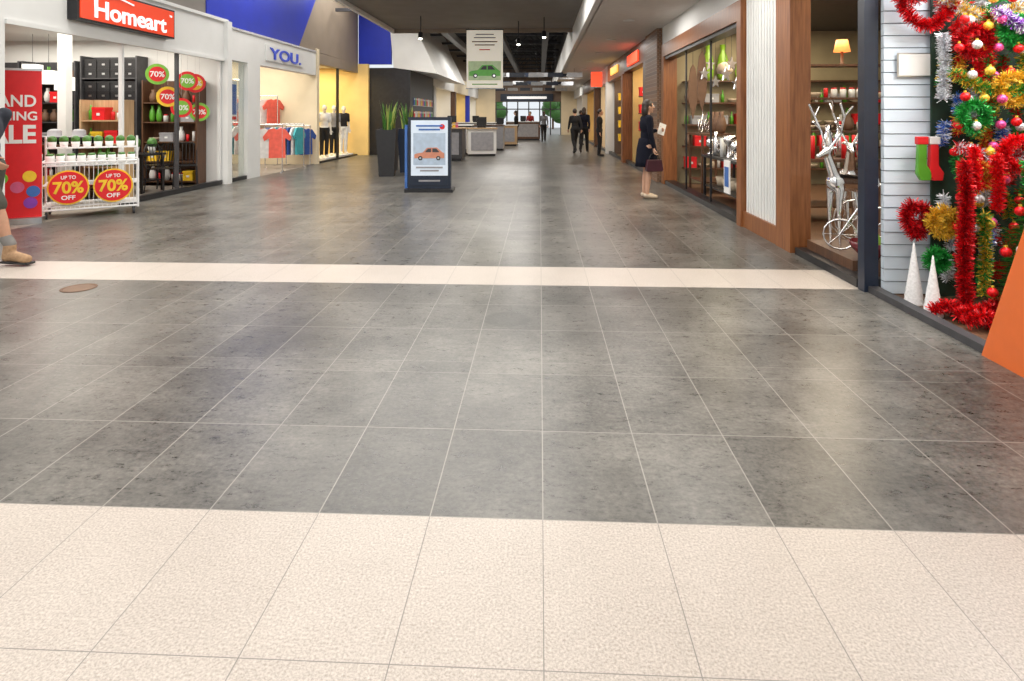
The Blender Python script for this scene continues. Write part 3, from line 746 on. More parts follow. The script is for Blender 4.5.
person('person', 'woman in navy dress holding white paper beside shop window', (1.84, 10.55, 0), .15, 1.0,
    stand(dict(elL=(.04, .21, 1.12), wrL=(.23, .13, 1.17), hdL=(1, -.2, .1), hnL=(0, -1, 0), elR=(.0, -.215, 1.11), wrR=(.06, -.2, .87), hdR=(.1, 0, -1), hnR=(1, 0, 0), curl=.9)),
    dict(skin=SKIN, hair=HAIR, long=1, top=NAVC, sleeve=1, skirt=NAVC, hem=.55, shoe=mat('beige_leather', (.5, .4, .3), .5)))
thing('handbag', 'dark burgundy leather handbag hanging from a hand', 'bag', (1.93, 10.35, .48), .15,
    [('bag_body', B().prism([(-.13, 0), (.13, 0), (.15, .03), (.12, .2), (-.12, .2), (-.15, .03)], XZ, -.045, .045, mat('burgundy_leather', (.05, .012, .02), .4))),
     ('strap', B().tube([(-.1, 0, .19), (-.06, 0, .28), (0, 0, .315), (.06, 0, .28), (.1, 0, .19)], .008, BLACK))], bev=.008)
thing('paper_sheet', 'folded white paper held in a hand', 'paper', (2.13, 10.7, 1.13), .5, [('', B().box((0, 0, .06), (.15, .004, .2), PAPER, M=Matrix.Rotation(.3, 3, 'Y')))])
Jm = dict(shL=(.03, .18, 1.40), shR=(0, -.18, 1.40), elR=(.06, -.23, 1.13), wrR=(.26, -.21, .99), elL=(-.12, .22, 1.14), wrL=(-.2, .23, .92),
    hdR=(.7, .1, -.6), hdL=(-.2, 0, -1), hnR=(0, 1, 0), hnL=(0, -1, 0), hpL=(0, .09, .9), hpR=(0, -.09, .9),
    knR=(.22, -.09, .52), anR=(.335, -.09, .115), toR=(.50, -.10, .06), knL=(-.05, .09, .50), anL=(-.36, .09, .21), toL=(-.24, .09, .06), curl=.45)
person('person', 'man in shorts and tan work boots walking past red banner', (-5.38, 5.62, 0), 0, 1.03, Jm,
    dict(skin=SKINT, hair=HAIR, top=mat('dark_tee', (.03, .035, .05), .85), sleeve=.4, pants=mat('olive_shorts', (.06, .06, .045), .85), plen=.9,
         shoe=mat('tan_suede', (.36, .22, .12), .8, var=.2, scale=40), boot=1, sock=mat('grey_sock', (.18, .17, .16), .9)))
GRYC = mat('grey_jacket', (.12, .12, .13), .9); REDC = mat('red_jumper', (.35, .03, .03), .9)
for i, (x, y, r, c, s_, wk, lb) in enumerate((
    (1.32, 23.0, 1.9, BLKC, 1.0, 1, 'shopper in black clothes walking down the mall'), (1.70, 23.5, 1.3, NAVC, 1.03, 1, 'shopper in navy clothes walking beside a friend'),
    (2.1, 21.5, -.2, BLKC, .98, 0, 'shopper in dark jacket looking into shop front'), (.2, 33, 1.6, GRYC, 1.0, 1, 'distant shopper in grey jacket walking away'),
    (-.6, 37, -1.6, REDC, 1.0, 1, 'distant shopper in red jumper walking closer'), (-1.2, 30.5, 3.0, BLKC, 1.0, 0, 'distant shopper standing at a kiosk'), (2.0, 30, 0, GRYC, 1.0, 0, 'distant shopper looking at a shop window'))):
    person('person', lb, (x, y, 0), r, s_, stand(WALK if wk else None), dict(skin=SKIN, hair=HAIR, long=i % 2, top=c, sleeve=1, pants=BLKC, shoe=BLACK), detail=False)
MAN = mat('mannequin_white', (.7, .66, .6), .4)
for i, (x, y, c, c2) in enumerate(((-6.95, 19.2, WCL, BLKC), (-6.98, 20.2, GCL, BLKC), (-6.95, 21.1, BLKC, WCL))):
    person('mannequin', ['white mannequin in pale top and dark trousers', 'white mannequin in grey top and dark trousers', 'white mannequin in black top and pale trousers'][i],
        (x, y, .09), -.9, 1.0, stand(), dict(skin=MAN, top=c, sleeve=.4, pants=c2, shoe=MAN), detail=False, cat='mannequin')
thing('display_plinth', 'low white window plinth carrying mannequins', 'plinth', (-7.05, 20.1, 0), 0, [('', B().bb(-.33, .33, -1.4, 1.4, 0, .09, WHITE))])

# ------------------------------------------------------------------ planters
def planter(loc, m, h=1.1):
    pot = B()
    vs = []
    for z_, w in ((0, .17), (h, .235), (h, .205), (h - .07, .2)):
        vs += [(-w, -w, z_), (w, -w, z_), (w, w, z_), (-w, w, z_)]
    fs = [(3, 2, 1, 0)] + [(j * 4 + i, j * 4 + (i + 1) % 4, j * 4 + 4 + (i + 1) % 4, j * 4 + 4 + i) for j in range(3) for i in range(4)]
    pot.add(vs, fs, m)
    soil = B().bb(-.2, .2, -.2, .2, h - .09, h - .06, BROWNW)
    lv = B()
    for k in range(26):
        a = R.random() * 6.28; rr = R.random() * .13; H = .35 + R.random() * .45; lean = .05 + R.random() * .14; w = .02 + R.random() * .012
        bx, by = rr * math.cos(a), rr * math.sin(a); t = R.random() * 3
        vs = []
        for j in range(7):
            q = j / 6; ww = w * (1 - q ** 3) + .001
            cx = bx + lean * q * q * math.cos(a); cy = by + lean * q * q * math.sin(a)
            tt = t + q * .6
            vs += [(cx - ww * math.cos(tt), cy - ww * math.sin(tt), h - .07 + H * q), (cx + ww * math.cos(tt), cy + ww * math.sin(tt), h - .07 + H * q)]
        lv.add(vs, [(2 * j, 2 * j + 1, 2 * j + 3, 2 * j + 2) for j in range(6)], LEAF if k % 3 else mat('leaf_yellow_edge', (.30, .36, .08), .45), True)
    return thing('planter', 'tall tapered dark planter with upright snake plant leaves', 'plant', loc, .1, [('pot', pot), ('soil', soil), ('leaves', lv)], 'tall planters')
planter((-3.62, 14.2, 0), mat('charcoal_pot', (.02, .02, .022), .5))
planter((-3.35, 15.2, 0), NAVY)
planter((-3.9, 15.6, 0), mat('charcoal_pot', (.02, .02, .022), .5))

def car_art(parent, cx, cz, w, m, y=-.001):
    h = w * .42
    body = [(-.5, .12), (-.5, .42), (-.42, .5), (-.22, .58), (-.08, .95), (.25, .98), (.42, .62), (.5, .5), (.5, .12)]
    mk(B().prism([(cx + u * w, cz + v * h) for u, v in body], XZ, y - .004, y, m), 'car_print', parent)
    win = [(-.15, .6), (-.05, .88), (.06, .9), (.06, .6)]; win2 = [(.1, .6), (.1, .9), (.23, .9), (.34, .6)]
    for wn in (win, win2): mk(B().prism([(cx + u * w, cz + v * h) for u, v in wn], XZ, y - .006, y - .004, DARK), 'window_print', parent)
    for u in (-.3, .3):
        mk(B().cyl((cx + u * w, y - .004, cz + .13 * h), (cx + u * w, y - .009, cz + .13 * h), .17 * h, BLACK, n=18).cyl((cx + u * w, y - .009, cz + .13 * h), (cx + u * w, y - .011, cz + .13 * h), .09 * h, STEEL, n=14), 'wheel_print', parent)
SCR = mat('poster_pale', (.60, .68, .78), .3, var=.04, emit=.25)
tt = thing('advertising_totem', 'freestanding advertising totem with pale car poster on black base', 'sign stand', (-2.08, 11.37, 0), .06,
    [('base', B().bb(-.45, .45, -.24, .24, 0, .06, BLACK)), ('cabinet', B().bb(-.40, .40, -.09, .09, .06, 1.40, NAVY)),
     ('poster_panel', B().bb(-.345, .345, -.10, -.09, .30, 1.34, SCR)), ('blue_strip', B().bb(-.345, .345, -.105, -.09, .12, .26, NAVY)),
     ('side_fin', B().bb(-.47, -.42, -.05, .10, .06, 1.25, BLUEG))])
for z_, w in ((1.22, .5), (1.15, .4), (.44, .5), (.38, .35), (.19, .4)):
    mk(B().bb(-w / 2, w / 2, -.108, -.1, z_, z_ + .03, BLUEG if z_ > 1 else GREYG), 'printed_line', tt)
mk(B().bb(-.3, .3, -.103, -.1, .5, 1.1, mat('poster_sky', (.45, .56, .70), .4)), 'printed_field', tt)
car_art(tt, 0, .6, .56, mat('orange_car', (.6, .25, .16), .4), -.103)
mk(B().cyl((.24, -.1, 1.22), (.24, -.106, 1.22), .05, RED, n=20), 'printed_badge', tt)

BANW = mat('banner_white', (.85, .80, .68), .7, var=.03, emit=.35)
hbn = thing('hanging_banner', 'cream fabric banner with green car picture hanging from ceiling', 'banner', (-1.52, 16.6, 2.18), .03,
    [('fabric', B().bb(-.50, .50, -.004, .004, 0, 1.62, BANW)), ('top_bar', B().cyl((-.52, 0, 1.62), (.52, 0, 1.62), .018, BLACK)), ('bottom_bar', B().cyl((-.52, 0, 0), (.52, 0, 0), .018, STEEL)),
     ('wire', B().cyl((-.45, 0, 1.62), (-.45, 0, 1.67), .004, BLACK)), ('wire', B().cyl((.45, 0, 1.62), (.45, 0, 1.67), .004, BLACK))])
for z_, w, m_ in ((1.47, .5, GREYG), (1.38, .6, GREYG), (1.27, .7, BROWNW), (1.18, .55, BROWNW), (1.05, .3, RED), (.10, .7, GREEN)):
    mk(B().bb(-w / 2, w / 2, -.008, -.004, z_, z_ + .03, m_), 'printed_line', hbn)
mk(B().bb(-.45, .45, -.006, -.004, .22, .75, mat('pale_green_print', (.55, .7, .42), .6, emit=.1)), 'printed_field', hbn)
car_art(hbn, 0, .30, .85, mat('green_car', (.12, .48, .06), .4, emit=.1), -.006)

# ------------------------------------------------------------------ kiosks
def kiosk(loc, rot, m1, m2, w=1.5, d=.8, h=1.0, label=''):
    parts = [('body', B().bb(-w / 2, w / 2, -d / 2, d / 2, .08, h - .04, m1)), ('plinth', B().bb(-w / 2 + .03, w / 2 - .03, -d / 2 + .03, d / 2 - .03, 0, .08, BLACK)),
             ('counter_top', B().bb(-w / 2 - .04, w / 2 + .04, -d / 2 - .04, d / 2 + .04, h - .04, h, m2)),
             ('front_panel', B().bb(-w / 2 + .1, w / 2 - .1, -d / 2 - .012, -d / 2, .2, h - .15, GREYG)),
             ('till', B().bb(-.15, .15, -.05, .02, h, h + .08, BLACK).box((0, -.02, h + .2), (.34, .03, .26), BLACK))]
    return thing('kiosk_counter', label, 'counter', loc, rot, parts, bev=.004)
kiosk((-3.1, 19.4, 0), 0, DARK, PINE, 1.3, .9, 1.05, 'dark kiosk counter with timber top')
kiosk((-2.1, 21.6, 0), .2, WHITE, PINE, 1.0, .7, 1.0, 'white kiosk counter with timber top')
kiosk((-3.3, 22.6, 0), 0, DARK, WHITE, 1.5, .8, 1.1, 'dark kiosk counter with white top')
kiosk((-2.4, 25.2, 0), 0, GREYG, DTIMBER, 1.8, .8, 1.05, 'grey kiosk counter with dark top')
kiosk((-1.9, 29.0, 0), 0, PINE, WHITE, 1.6, .8, 1.0, 'pale timber kiosk counter with white top')
kiosk((-3.3, 31.0, 0), 0, GREYG, WHITE, 2.0, 1, 1.1, 'grey kiosk counter with white top')
kiosk((-1.0, 36.0, 0), 0, DTIMBER, WHITE, 2.0, 1, 1.1, 'dark timber kiosk counter with white top')
for i in range(9):
    m_ = [BLUEG, RED, WHITE, YEL, PINKG][i % 5]
    thing('carton', 'small coloured product carton on kiosk counter', 'box', (-3.6 + (i % 5) * .1 + (.55 if i % 5 > 2 else 0), 19.2 + (i // 5) * .3, 1.051), R.random() * .4, [('', B().bb(-.04, .04, -.04, .04, 0, .16, m_).bb(-.042, .042, -.042, .042, .1, .12, WHITE))], group='product cartons')
for r_ in range(2):
    S('trim_15', -4.70, -4.64, 22.2, 26.3, 1.3 + r_ * .5, 1.32 + r_ * .5, STEEL)
    for i in range(14):
        m_ = [RED, BLUEG, YEL, WHITE, GREEN, PINKG, BEIGEG][(i * 3 + r_) % 7]
        thing('magazine', 'bright cover magazine displayed on black wall', 'magazine', (-4.69, 22.4 + i * .28, 1.321 + r_ * .5), 0, [('', B().bb(0, .015, -.1, .1, 0, .28, m_).bb(.015, .018, -.08, .08, .2, .26, WHITE))], group='magazines on the black wall')
LGREY = mat('baffle_pale', (.45, .47, .5), .6)
for r_ in range(5):
    for k in range(6):
        y_ = 24 + r_ * 3.2
        thing('hanging_baffle', 'blue-grey rectangular baffle panel hung from the roof', 'panel', (-2.4 + k * .75 - (.3 if r_ % 2 else 0), y_, 3.0 + (r_ % 2) * .22), 0,
              [('panel', B().bb(-.30, .30, -.3, .3, 0, .05, LGREY if (k + r_) % 3 else NAVY).bb(-.3, .3, -.31, -.3, -.06, .12, LGREY if (k + r_) % 2 else NAVY)), ('wire', B().cyl((0, 0, .05), (0, 0, 2.6), .006, BLACK, n=5))], 'ceiling baffles')
for (x, y_, z_) in ((-2.9, 14.6, 3.3), (-.55, 15.5, 3.25), (.1, 14.9, 3.35)):
    thing('track_spotlight', 'black cylindrical spotlight hanging on rod below ceiling', 'light fixture', (x, y_, z_), 0,
          [('rod', B().cyl((0, 0, .15), (0, 0, 3.85 - z_), .012, BLACK)), ('spot_head', B().cyl((0, 0, .15), (0, -.04, 0), .05, BLACK, .065)), ('lens', B().cyl((0, -.041, -.002), (0, -.043, -.006), .045, LAMP))], 'hanging spotlights')
for y_ in list(range(6, 46, 3)):
    mk(B().cyl((0, 0, -.012), (0, 0, 0), .09, LAMP, n=20).lathe([(.09, -.015), (.115, -.015), (.115, 0), (.09, 0)], WHITE), 'recessed_downlight', loc=(1.75, y_, 3.3), label='round recessed downlight in white soffit', cat='light fixture', group='soffit downlights')
thing('shop_sign', 'glowing red sign strip above a shop front', 'shop sign', (2.54, 16.6, 2.98), 0, [('', B().bb(-.05, 0, -.9, .9, -.15, .15, GLOWR))], bev=.02)
thing('shop_sign', 'glowing amber sign strip above a timber shop front', 'shop sign', (2.54, 20.7, 2.98), 0, [('', B().bb(-.05, 0, -.9, .9, -.13, .13, GLOWY))], bev=.02)
thing('shop_sign', 'glowing red projecting blade sign on shop front', 'shop sign', (2.3, 24.5, 2.6), 0, [('', B().bb(-.25, .2, -.04, .04, 0, .6, GLOWR))], bev=.02)
thing('shop_sign', 'dark header sign above the far entrance doors', 'shop sign', (-1, 45.95, 2.8), 0, [('', B().bb(-2, 2, -.06, 0, -.25, .3, NAVY).bb(-1.5, 1.5, -.08, -.06, -.08, .1, SIGNW))])
for (y0, m_) in ((16.8, RED), (21.5, YEL)):
    for z_ in (.5, 1.0, 1.5, 2.0):
        for i in range(8):
            mm = [m_, BEIGEG, GREEN][i % 3]
            ST.put('far' + mm.name, lambda: box_b(mm, .22, .18, .26), 'storage_box', 'colourful boxed product on shop wall shelf', 'box', 'boxed products', (3.0 + i * .26, y0 + 1.0, z_))
        S('trim_12', 2.9, 5.1, y0 + .85, y0 + 1.2, z_ - .03, z_, DTIMBER)

# ------------------------------------------------------------------ right homewares shop display
for z_ in (.35, .8, 1.25, 1.7, 2.15): S('trim_13', 3.0, 7.5, 12.6, 12.95, z_ - .03, z_, DTIMBER)
for z_ in (.35, .8, 1.25, 1.7): fill(3.0, 7.4, 12.78, z_, ['v2', 'x2', 'v3', 'b1', 'j1', 'c2', 'o1', 'x1'], 'homewares on olive wall shelves')
LIME = mat('lime_glass', (.28, .5, .05), .15)
for x in (3.50, 3.80): ST.put('gv', lambda: vase_b(LIME, .75, .12), 'vase', 'tall lime green glass vase on top shelf', 'vase', 'tall lime vases', (x, 12.78, 2.151))
ST.put('gv2', lambda: vase_b(LIME, .5, .1), 'vase', 'lime green glass vase on top shelf', 'vase', 'lime vases', (4.15, 12.78, 2.151))
for (x, y_, z_) in ((3.02, 12.1, 1.35), (2.92, 11.05, 1.5)):
    thing('wall_ornament', 'tall brown carved leaf ornament hanging in shop window', 'ornament', (x, y_, z_), 0,
      [('', B().prism([(0, 0), (.08, .35), (.09, .7), (.05, 1.0), (0, 1.1), (-.05, 1.0), (-.09, .7), (-.08, .35)], XZ, 0, .03, BROWNW).cyl((0, .015, 1.1), (0, .015, 3.2 - z_), .005, BLACK))], 'hanging leaf ornaments')
STARM = mat('star_silver', (.7, .7, .72), .3, .8)
def star_b(r=.12):
    pts = [((r if i % 2 == 0 else r * .42) * math.sin(i * pi / 5), (r if i % 2 == 0 else r * .42) * math.cos(i * pi / 5) - r) for i in range(10)]
    return B().prism(pts, XZ, -.012, .012, STARM)
for i in range(9):
    x, y_, z_ = 2.95 + (i % 3) * .22, 8.5 + i * .42, 2.1 + (i * 7 % 5) * .1
    thing('hanging_star', 'silver star ornament hanging on thread behind window', 'ornament', (x, y_, z_), .5, [('star', star_b()), ('thread', B().cyl((0, 0, 0), (0, 0, 3.2 - z_), .003, BLACK, n=5))], 'hanging silver stars')
table((3.15, 9.9, 0), 0, .6, 1.9, .75, BLACK, 'black display table carrying silverware behind window')
for i in range(16):
    k = i % 4
    p = (2.98 + (i % 3) * .17, 9.06 + i * .112, .751)
    if k == 0: ST.put('sv', lambda: vase_b(CHROME, .4, .07), 'vase', 'polished silver vase on black table', 'vase', 'silver vases', p)
    elif k == 1: ST.put('sc', lambda: candle_b(WHITE, .3, .03), 'candle', 'tall white candle on black table', 'candle', 'white candles', p)
    elif k == 2: ST.put('sb', lambda: B().lathe([(.06, 0), (.02, .03), (.02, .2), (.07, .26), (.08, .33), (.07, .33), (.03, .25)], CHROME), 'goblet', 'silver footed goblet on black table', 'goblet', 'silver goblets', p)
    else: ST.put('sp', lambda: B().lathe([(.06, 0), (.06, .015), (.012, .03), (.012, .12)], CHROME).ell((0, 0, .2), (.075, .075, .08), CHROME), 'ball_ornament', 'silver ball ornament on slim stand', 'ornament', 'silver ball ornaments', p)
for i in range(5): ST.put('bsk', lambda: B().lathe([(.1, 0), (.13, .16), (.12, .16), (.09, .02)], BEIGEG, 16), 'basket', 'woven beige basket on lower table shelf', 'basket', 'baskets under table', (3.15, 9.2 + i * .34, .221))
table((3.2, 11.6, 0), 0, .6, 1.0, 1.1, DTIMBER, 'dark timber console with ornaments behind window')
for i in range(3): ST.put('wv', lambda: vase_b(BROWNW, .4, .09), 'vase', 'brown vase on dark console', 'vase', 'brown console vases', (3.32, 11.25 + i * .3, 1.101))
table((3.2, 8.45, 0), 0, .6, .6, .6, DTIMBER, 'low dark timber pedestal table with giftware')
for i in range(2): ST.put(['sv9', 'rv9'][i % 2], lambda: vase_b(CHROME if i % 2 == 0 else RED, .42, .08), 'vase', ['large silver vase on dark pedestal table', 'red glass vase on dark pedestal table'][i % 2], 'vase', ['large silver vases', 'red glass vases'][i % 2], (3.38, 8.3 + i * .28, .601))
for i, (x, y_, z_) in enumerate(((3.3, 9.2, 2.1), (3.6, 10.2, 2.3), (3.4, 11.3, 2.2))):
    thing('pendant_lamp', 'woven pendant lamp glowing inside the shop', 'lamp', (x, y_, z_), 0, [('cord', B().cyl((0, 0, .2), (0, 0, 3.2 - z_), .004, BLACK)), ('lamp_shade', B().lathe([(.13, 0), (.15, .08), (.12, .17), (.04, .21)], BEIGEG)), ('bulb', B().ell((0, 0, .03), (.04, .04, .05), LAMP))], 'pendant lamps')
thing('tea_towel', 'white patterned cloth hanging from the table edge', 'cloth', (2.83, 9.3, .25), 0, [('', B().bb(-.008, .008, -.14, .14, 0, .5, PAPER).bb(-.012, -.008, -.1, .1, .1, .4, BLUEG))])

def deer(loc, rot, s, label):
    b = B(); m = CHROME
    b.cap((-.22, 0, .62), .085, (.2, 0, .66), .095, m)
    b.cap((.2, 0, .68), .06, (.34, 0, .95), .04, m); b.cap((.33, 0, .97), .045, (.47, 0, .93), .025, m)
    for x, k in ((-.24, -.04), (.2, .02)):
        for sy in (-.05, .05):
            b.cap((x, sy, .6), .045, (x + k, sy, .34), .022, m); b.cap((x + k, sy, .34), .022, (x, sy, .02), .014, m)
    b.cap((-.3, 0, .68), .02, (-.36, 0, .62), .015, m)
    for sy in (-1, 1): b.ell((.3, sy * .05, 1.01), (.015, .04, .02), m)
    e = bpy.data.objects.new('reindeer_figurine', None); COL.objects.link(e); e.location = loc; e.rotation_euler = (0, 0, rot); e.scale = (s,) * 3
    tag(e, label, 'figurine', None, 'silver reindeer')
    mk(realize(b, .012, 4), 'body', e)
    for sy in (-1, 1):
        a = B()
        a.tube([(.32, sy * .02, 1.0), (.27, sy * .1, 1.15), (.3, sy * .16, 1.32), (.38, sy * .17, 1.45)], .012, m)
        a.tube([(.28, sy * .11, 1.18), (.38, sy * .12, 1.27)], .009, m); a.tube([(.3, sy * .155, 1.32), (.2, sy * .18, 1.42)], .009, m)
        mk(a, 'antler', e)
thing('display_plinth', 'low dark timber window plinth', 'plinth', (3.12, 5.85, 0), 0, [('', B().bb(-.4, .4, -.45, .45, .0, .16, DTIMBER))])
deer((3.0, 6.05, .16), -2.6, .95, 'silver reindeer figurine with antlers standing on window plinth')
deer((3.65, 7.4, 0), -1.9, 1.1, 'large silver reindeer figurine with antlers behind window')
thing('bowl', 'dark red oval bowl on window plinth', 'bowl', (2.92, 5.50, .16), 0, [('', B().lathe([(.07, 0), (.08, .02), (.15, .09), (.17, .15), (.16, .15), (.13, .08), (.05, .03)], mat('dark_red_glaze', (.12, .015, .02), .2)))])
thing('pear_ornament', 'lime green pear ornament resting in red bowl', 'ornament', (2.92, 5.50, .19), 0, [('fruit', B().lathe([(.02, 0), (.08, .03), (.1, .09), (.085, .15), (.05, .22), (.03, .27), (.01, .28)], LIME)), ('stem', B().cyl((0, 0, .27), (.01, 0, .33), .006, BROWNW))])
wh = []
for x in (-.2, .2):
    q = B(); q.tube([(x + .14 * math.cos(a * pi / 8), 0, .15 + .14 * math.sin(a * pi / 8)) for a in range(16)], .008, CHROME, closed=True)
    for a in range(4): q.cyl((x + .14 * math.cos(a * pi / 4), 0, .15 + .14 * math.sin(a * pi / 4)), (x - .14 * math.cos(a * pi / 4), 0, .15 - .14 * math.sin(a * pi / 4)), .003, CHROME, n=5)
    wh.append(('wheel', q))
wh.append(('frame', B().tube([(-.2, 0, .15), (-.05, 0, .4), (.2, 0, .42), (.2, 0, .15)], .01, CHROME).tube([(-.05, 0, .4), (-.08, 0, .55)], .01, CHROME)))
bc = thing('bicycle_ornament', 'silver wire bicycle ornament behind shop window', 'ornament', (3.0, 5.75, .16), -.3, wh, 'silver bicycle ornaments')
dup(bc, (3.9, 7.0, 0), -.2, scale=1.6)
dup(bc, (3.05, 8.45, .6), 1.2, scale=.8)
dup(bc, (3.08, 11.55, 1.1), 1.0, scale=.9)
for z_ in (1.2, 1.7, 2.2): S('trim_14', 3.9, 6.0, 9.3, 9.6, z_ - .03, z_, DTIMBER)
S('trim_14', 3.87, 3.9, 9.3, 9.6, 0, 2.3, DTIMBER); S('trim_14', 6.0, 6.03, 9.3, 9.6, 0, 2.3, DTIMBER)
for z_ in (1.2, 1.7): fill(3.95, 5.9, 9.45, z_, ['v2', 'v1', 'o2', 'c1', 'j2', 'b1'], 'homewares on free standing shelf')
for x in (4.0, 4.6): thing('table_lamp', 'orange shaded lamp glowing on shelf', 'lamp', (x, 9.45, 2.2), 0, [('lamp_base', B().lathe([(.06, 0), (.02, .03), (.02, .2)], BROWNW)), ('lamp_shade', B().lathe([(.12, .2), (.08, .38), (.075, .38), (.115, .2)], mat('lamp_orange', (.8, .3, .08), .5, emit=1, ecol=(1, .4, .1))))], 'table lamps')
table((3.9, 8.5, 0), 0, 1.2, .7, .85, DTIMBER, 'dark timber table with silver and red giftware')
for i in range(10): ST.put(['sv8', 'cr8'][i % 2], lambda: vase_b(CHROME, .45, .08) if i % 2 == 0 else candle_b(RED, .3, .045), ['vase', 'candle'][i % 2], ['silver vase on dark timber table', 'tall red candle on dark timber table'][i % 2], ['vase', 'candle'][i % 2], ['silver table vases', 'red table candles'][i % 2], (3.42 + (i % 5) * .22 + (i // 5) * .08, 8.3 + (i // 5) * .32, .851))

# ------------------------------------------------------------------ christmas window
def tmat(n, c): return mat('tinsel_' + n, c, .3, .35, var=.5, scale=80)
TR = tmat('red', (.80, .01, .015)); TG = tmat('gold', (.85, .55, .06)); TGR = tmat('green', (.03, .36, .06)); TS = tmat('silver', (.78, .8, .84)); TP = tmat('purple', (.3, .05, .5)); TPK = tmat('pink', (.85, .1, .35)); TB = tmat('blue', (.05, .2, .7))
TDR = tmat('dark_red', (.38, .005, .01))
def tinsel(pts, rad, ms, label, dens=2600, group=None, name='tinsel_garland'):
    pts = [V(p) for p in pts]; o = pts[0].copy()
    b = B()
    b.tube([p - o for p in pts], .004, ms[0], n=5)
    for a, c in zip(pts, pts[1:]):
        L_ = (c - a).length; n_ = max(8, int(dens * L_)); d = (c - a).normalized()
        for i in range(n_):
            p = a.lerp(c, R.random()) - o
            r_ = V((R.gauss(0, 1), R.gauss(0, 1), R.gauss(0, 1))); r_ = (r_ - d * r_.dot(d) * .6).normalized() * rad * (.6 + R.random() * .5)
            t_ = r_.cross(V((R.random() - .5, R.random() - .5, R.random() - .5))).normalized() * .004
            b.add([p - t_, p + t_, p + r_ + t_ * .6, p + r_ - t_ * .6], [(0, 1, 2, 3)], R.choice(ms))
    return mk(b, name, loc=o, label=label, cat='tinsel', group=group)
def swag(a, c, sag, n=8):
    a, c = V(a), V(c); return [a.lerp(c, i / n) - V((0, 0, sag * 4 * (i / n) * (1 - i / n))) for i in range(n + 1)]
gpn = B()
gpn.bb(3.08, 4.6, 4.915, 4.93, .0, 2.42, mat('deep_green_backing', (.012, .035, .02), .6, var=.4))
mk(gpn, 'display_backing', label='dark green backing panel standing against weatherboards behind tinsel', cat='panel')
tinsel(swag((2.80, 4.86, 2.35), (3.18, 4.80, 2.32), .22), .065, [TR, TR, TDR], 'red tinsel garland draped at top of weatherboard wall')
tinsel(swag((3.10, 4.80, 2.35), (3.60, 4.70, 2.25), .12), .065, [TG, TS], 'gold and silver tinsel garland draped at window top')
tinsel(swag((2.80, 4.84, 2.44), (3.0, 4.80, 2.44), .12), .06, [TR, TDR], 'short red tinsel loop at window top')
tinsel(swag((3.35, 4.6, 2.2), (3.9, 4.5, 2.2), .15), .06, [TP, TS], 'purple and silver tinsel garland draped across window')
tinsel(swag((3.1, 4.7, 1.75), (3.8, 4.55, 1.75), .15), .06, [TG, TGR], 'gold and green tinsel garland draped across window')
tinsel(swag((3.1, 4.66, 1.2), (3.8, 4.5, 1.3), .12), .06, [TR, TS], 'red and silver tinsel garland draped across window')
cols = [(TR, TDR), (TG,), (TGR,), (TR, TS), (TS,), (TG, TR), (TGR, TR), (TR,), (TB, TS), (TGR, TG)]
names = ['dark red', 'gold', 'green', 'red and silver', 'silver', 'gold and red', 'green and red', 'red', 'blue and silver', 'green and gold']
for r_ in range(9):
    for c_ in range(8):
        x = 3.13 + c_ * .10 + R.uniform(-.03, .03) + (.05 if r_ % 2 else 0); zt = 2.38 - r_ * .255 + R.uniform(-.05, .05)
        y_ = 4.84 - (c_ % 3) * .05 - (r_ % 2) * .04
        j = R.randrange(10)
        L_ = R.uniform(.12, .24)
        tinsel([(x, y_, zt), (x + R.uniform(-.03, .03), y_, max(.06, zt - L_))], .058, list(cols[j]), names[j] + ' tinsel bunch hanging on dark backing panel', 1500, 'tinsel bunches')
def ring(cx, cy, cz, r, n=10): return [(cx + r * math.cos(a * 2 * pi / n), cy, cz + r * math.sin(a * 2 * pi / n)) for a in range(n + 1)]
for (x, y_, z_, j, r_) in ((3.25, 4.68, 1.98, 0, .10), (3.48, 4.62, 1.62, 1, .10), (3.20, 4.62, 1.42, 2, .09), (3.46, 4.55, 1.15, 7, .10), (3.22, 4.6, .98, 5, .08), (3.5, 4.62, 2.05, 2, .09)):
    tinsel(ring(x, y_, z_, r_), .06, list(cols[j]), names[j] + ' tinsel wreath hanging in shop window', 2200, 'hanging tinsel wreaths', 'tinsel_wreath')
for i, (x, y_, zt, zb, j) in enumerate(((3.08, 4.78, 2.05, 1.55, 4), (3.36, 4.70, 2.2, 1.5, 6), (3.22, 4.42, 1.15, .75, 7), (3.42, 4.4, 1.1, .7, 2), (3.14, 4.6, .75, .35, 0), (3.26, 4.6, .7, .1, 9))):
    tinsel([(x, y_, zt), (x + R.uniform(-.02, .02), y_, (zt + zb) / 2), (x, y_, zb)], .055, list(cols[j]), names[j] + ' tinsel strand hanging in shop window', 2000, 'hanging tinsel strands')
rail = B().cyl((3.0, 4.80, 2.46), (4.3, 4.6, 2.46), .012, CHROME).cyl((3.0, 4.8, 2.46), (3.0, 4.8, 3.0), .008, CHROME).cyl((4.2, 4.62, 2.46), (4.2, 4.62, 3.0), .008, CHROME)
mk(rail, 'display_rail', label='chrome rail suspended from shop ceiling for garlands', cat='rail')
def bauble(m): return B().ell((0, 0, 0), (.034, .034, .034), m, 12, 8).cyl((0, 0, .032), (0, 0, .046), .01, TG, n=8)
bn_ = [(TR, 'red'), (TS, 'silver'), (TG, 'gold'), (TGR, 'green'), (TR, 'red'), (TS, 'silver'), (TB, 'blue'), (TPK, 'pink')]
for i in range(88):
    m_, nm = bn_[(i * 5) % 8]
    ST.put('bau' + nm, lambda: bauble(m_), 'bauble', 'shiny ' + nm + ' bauble hanging among tinsel', 'bauble', nm + ' baubles', (3.10 + (i % 8) * .095 + R.random() * .04, 4.70 - (i % 3) * .05, 2.28 - (i // 8) * .19 + R.random() * .06))
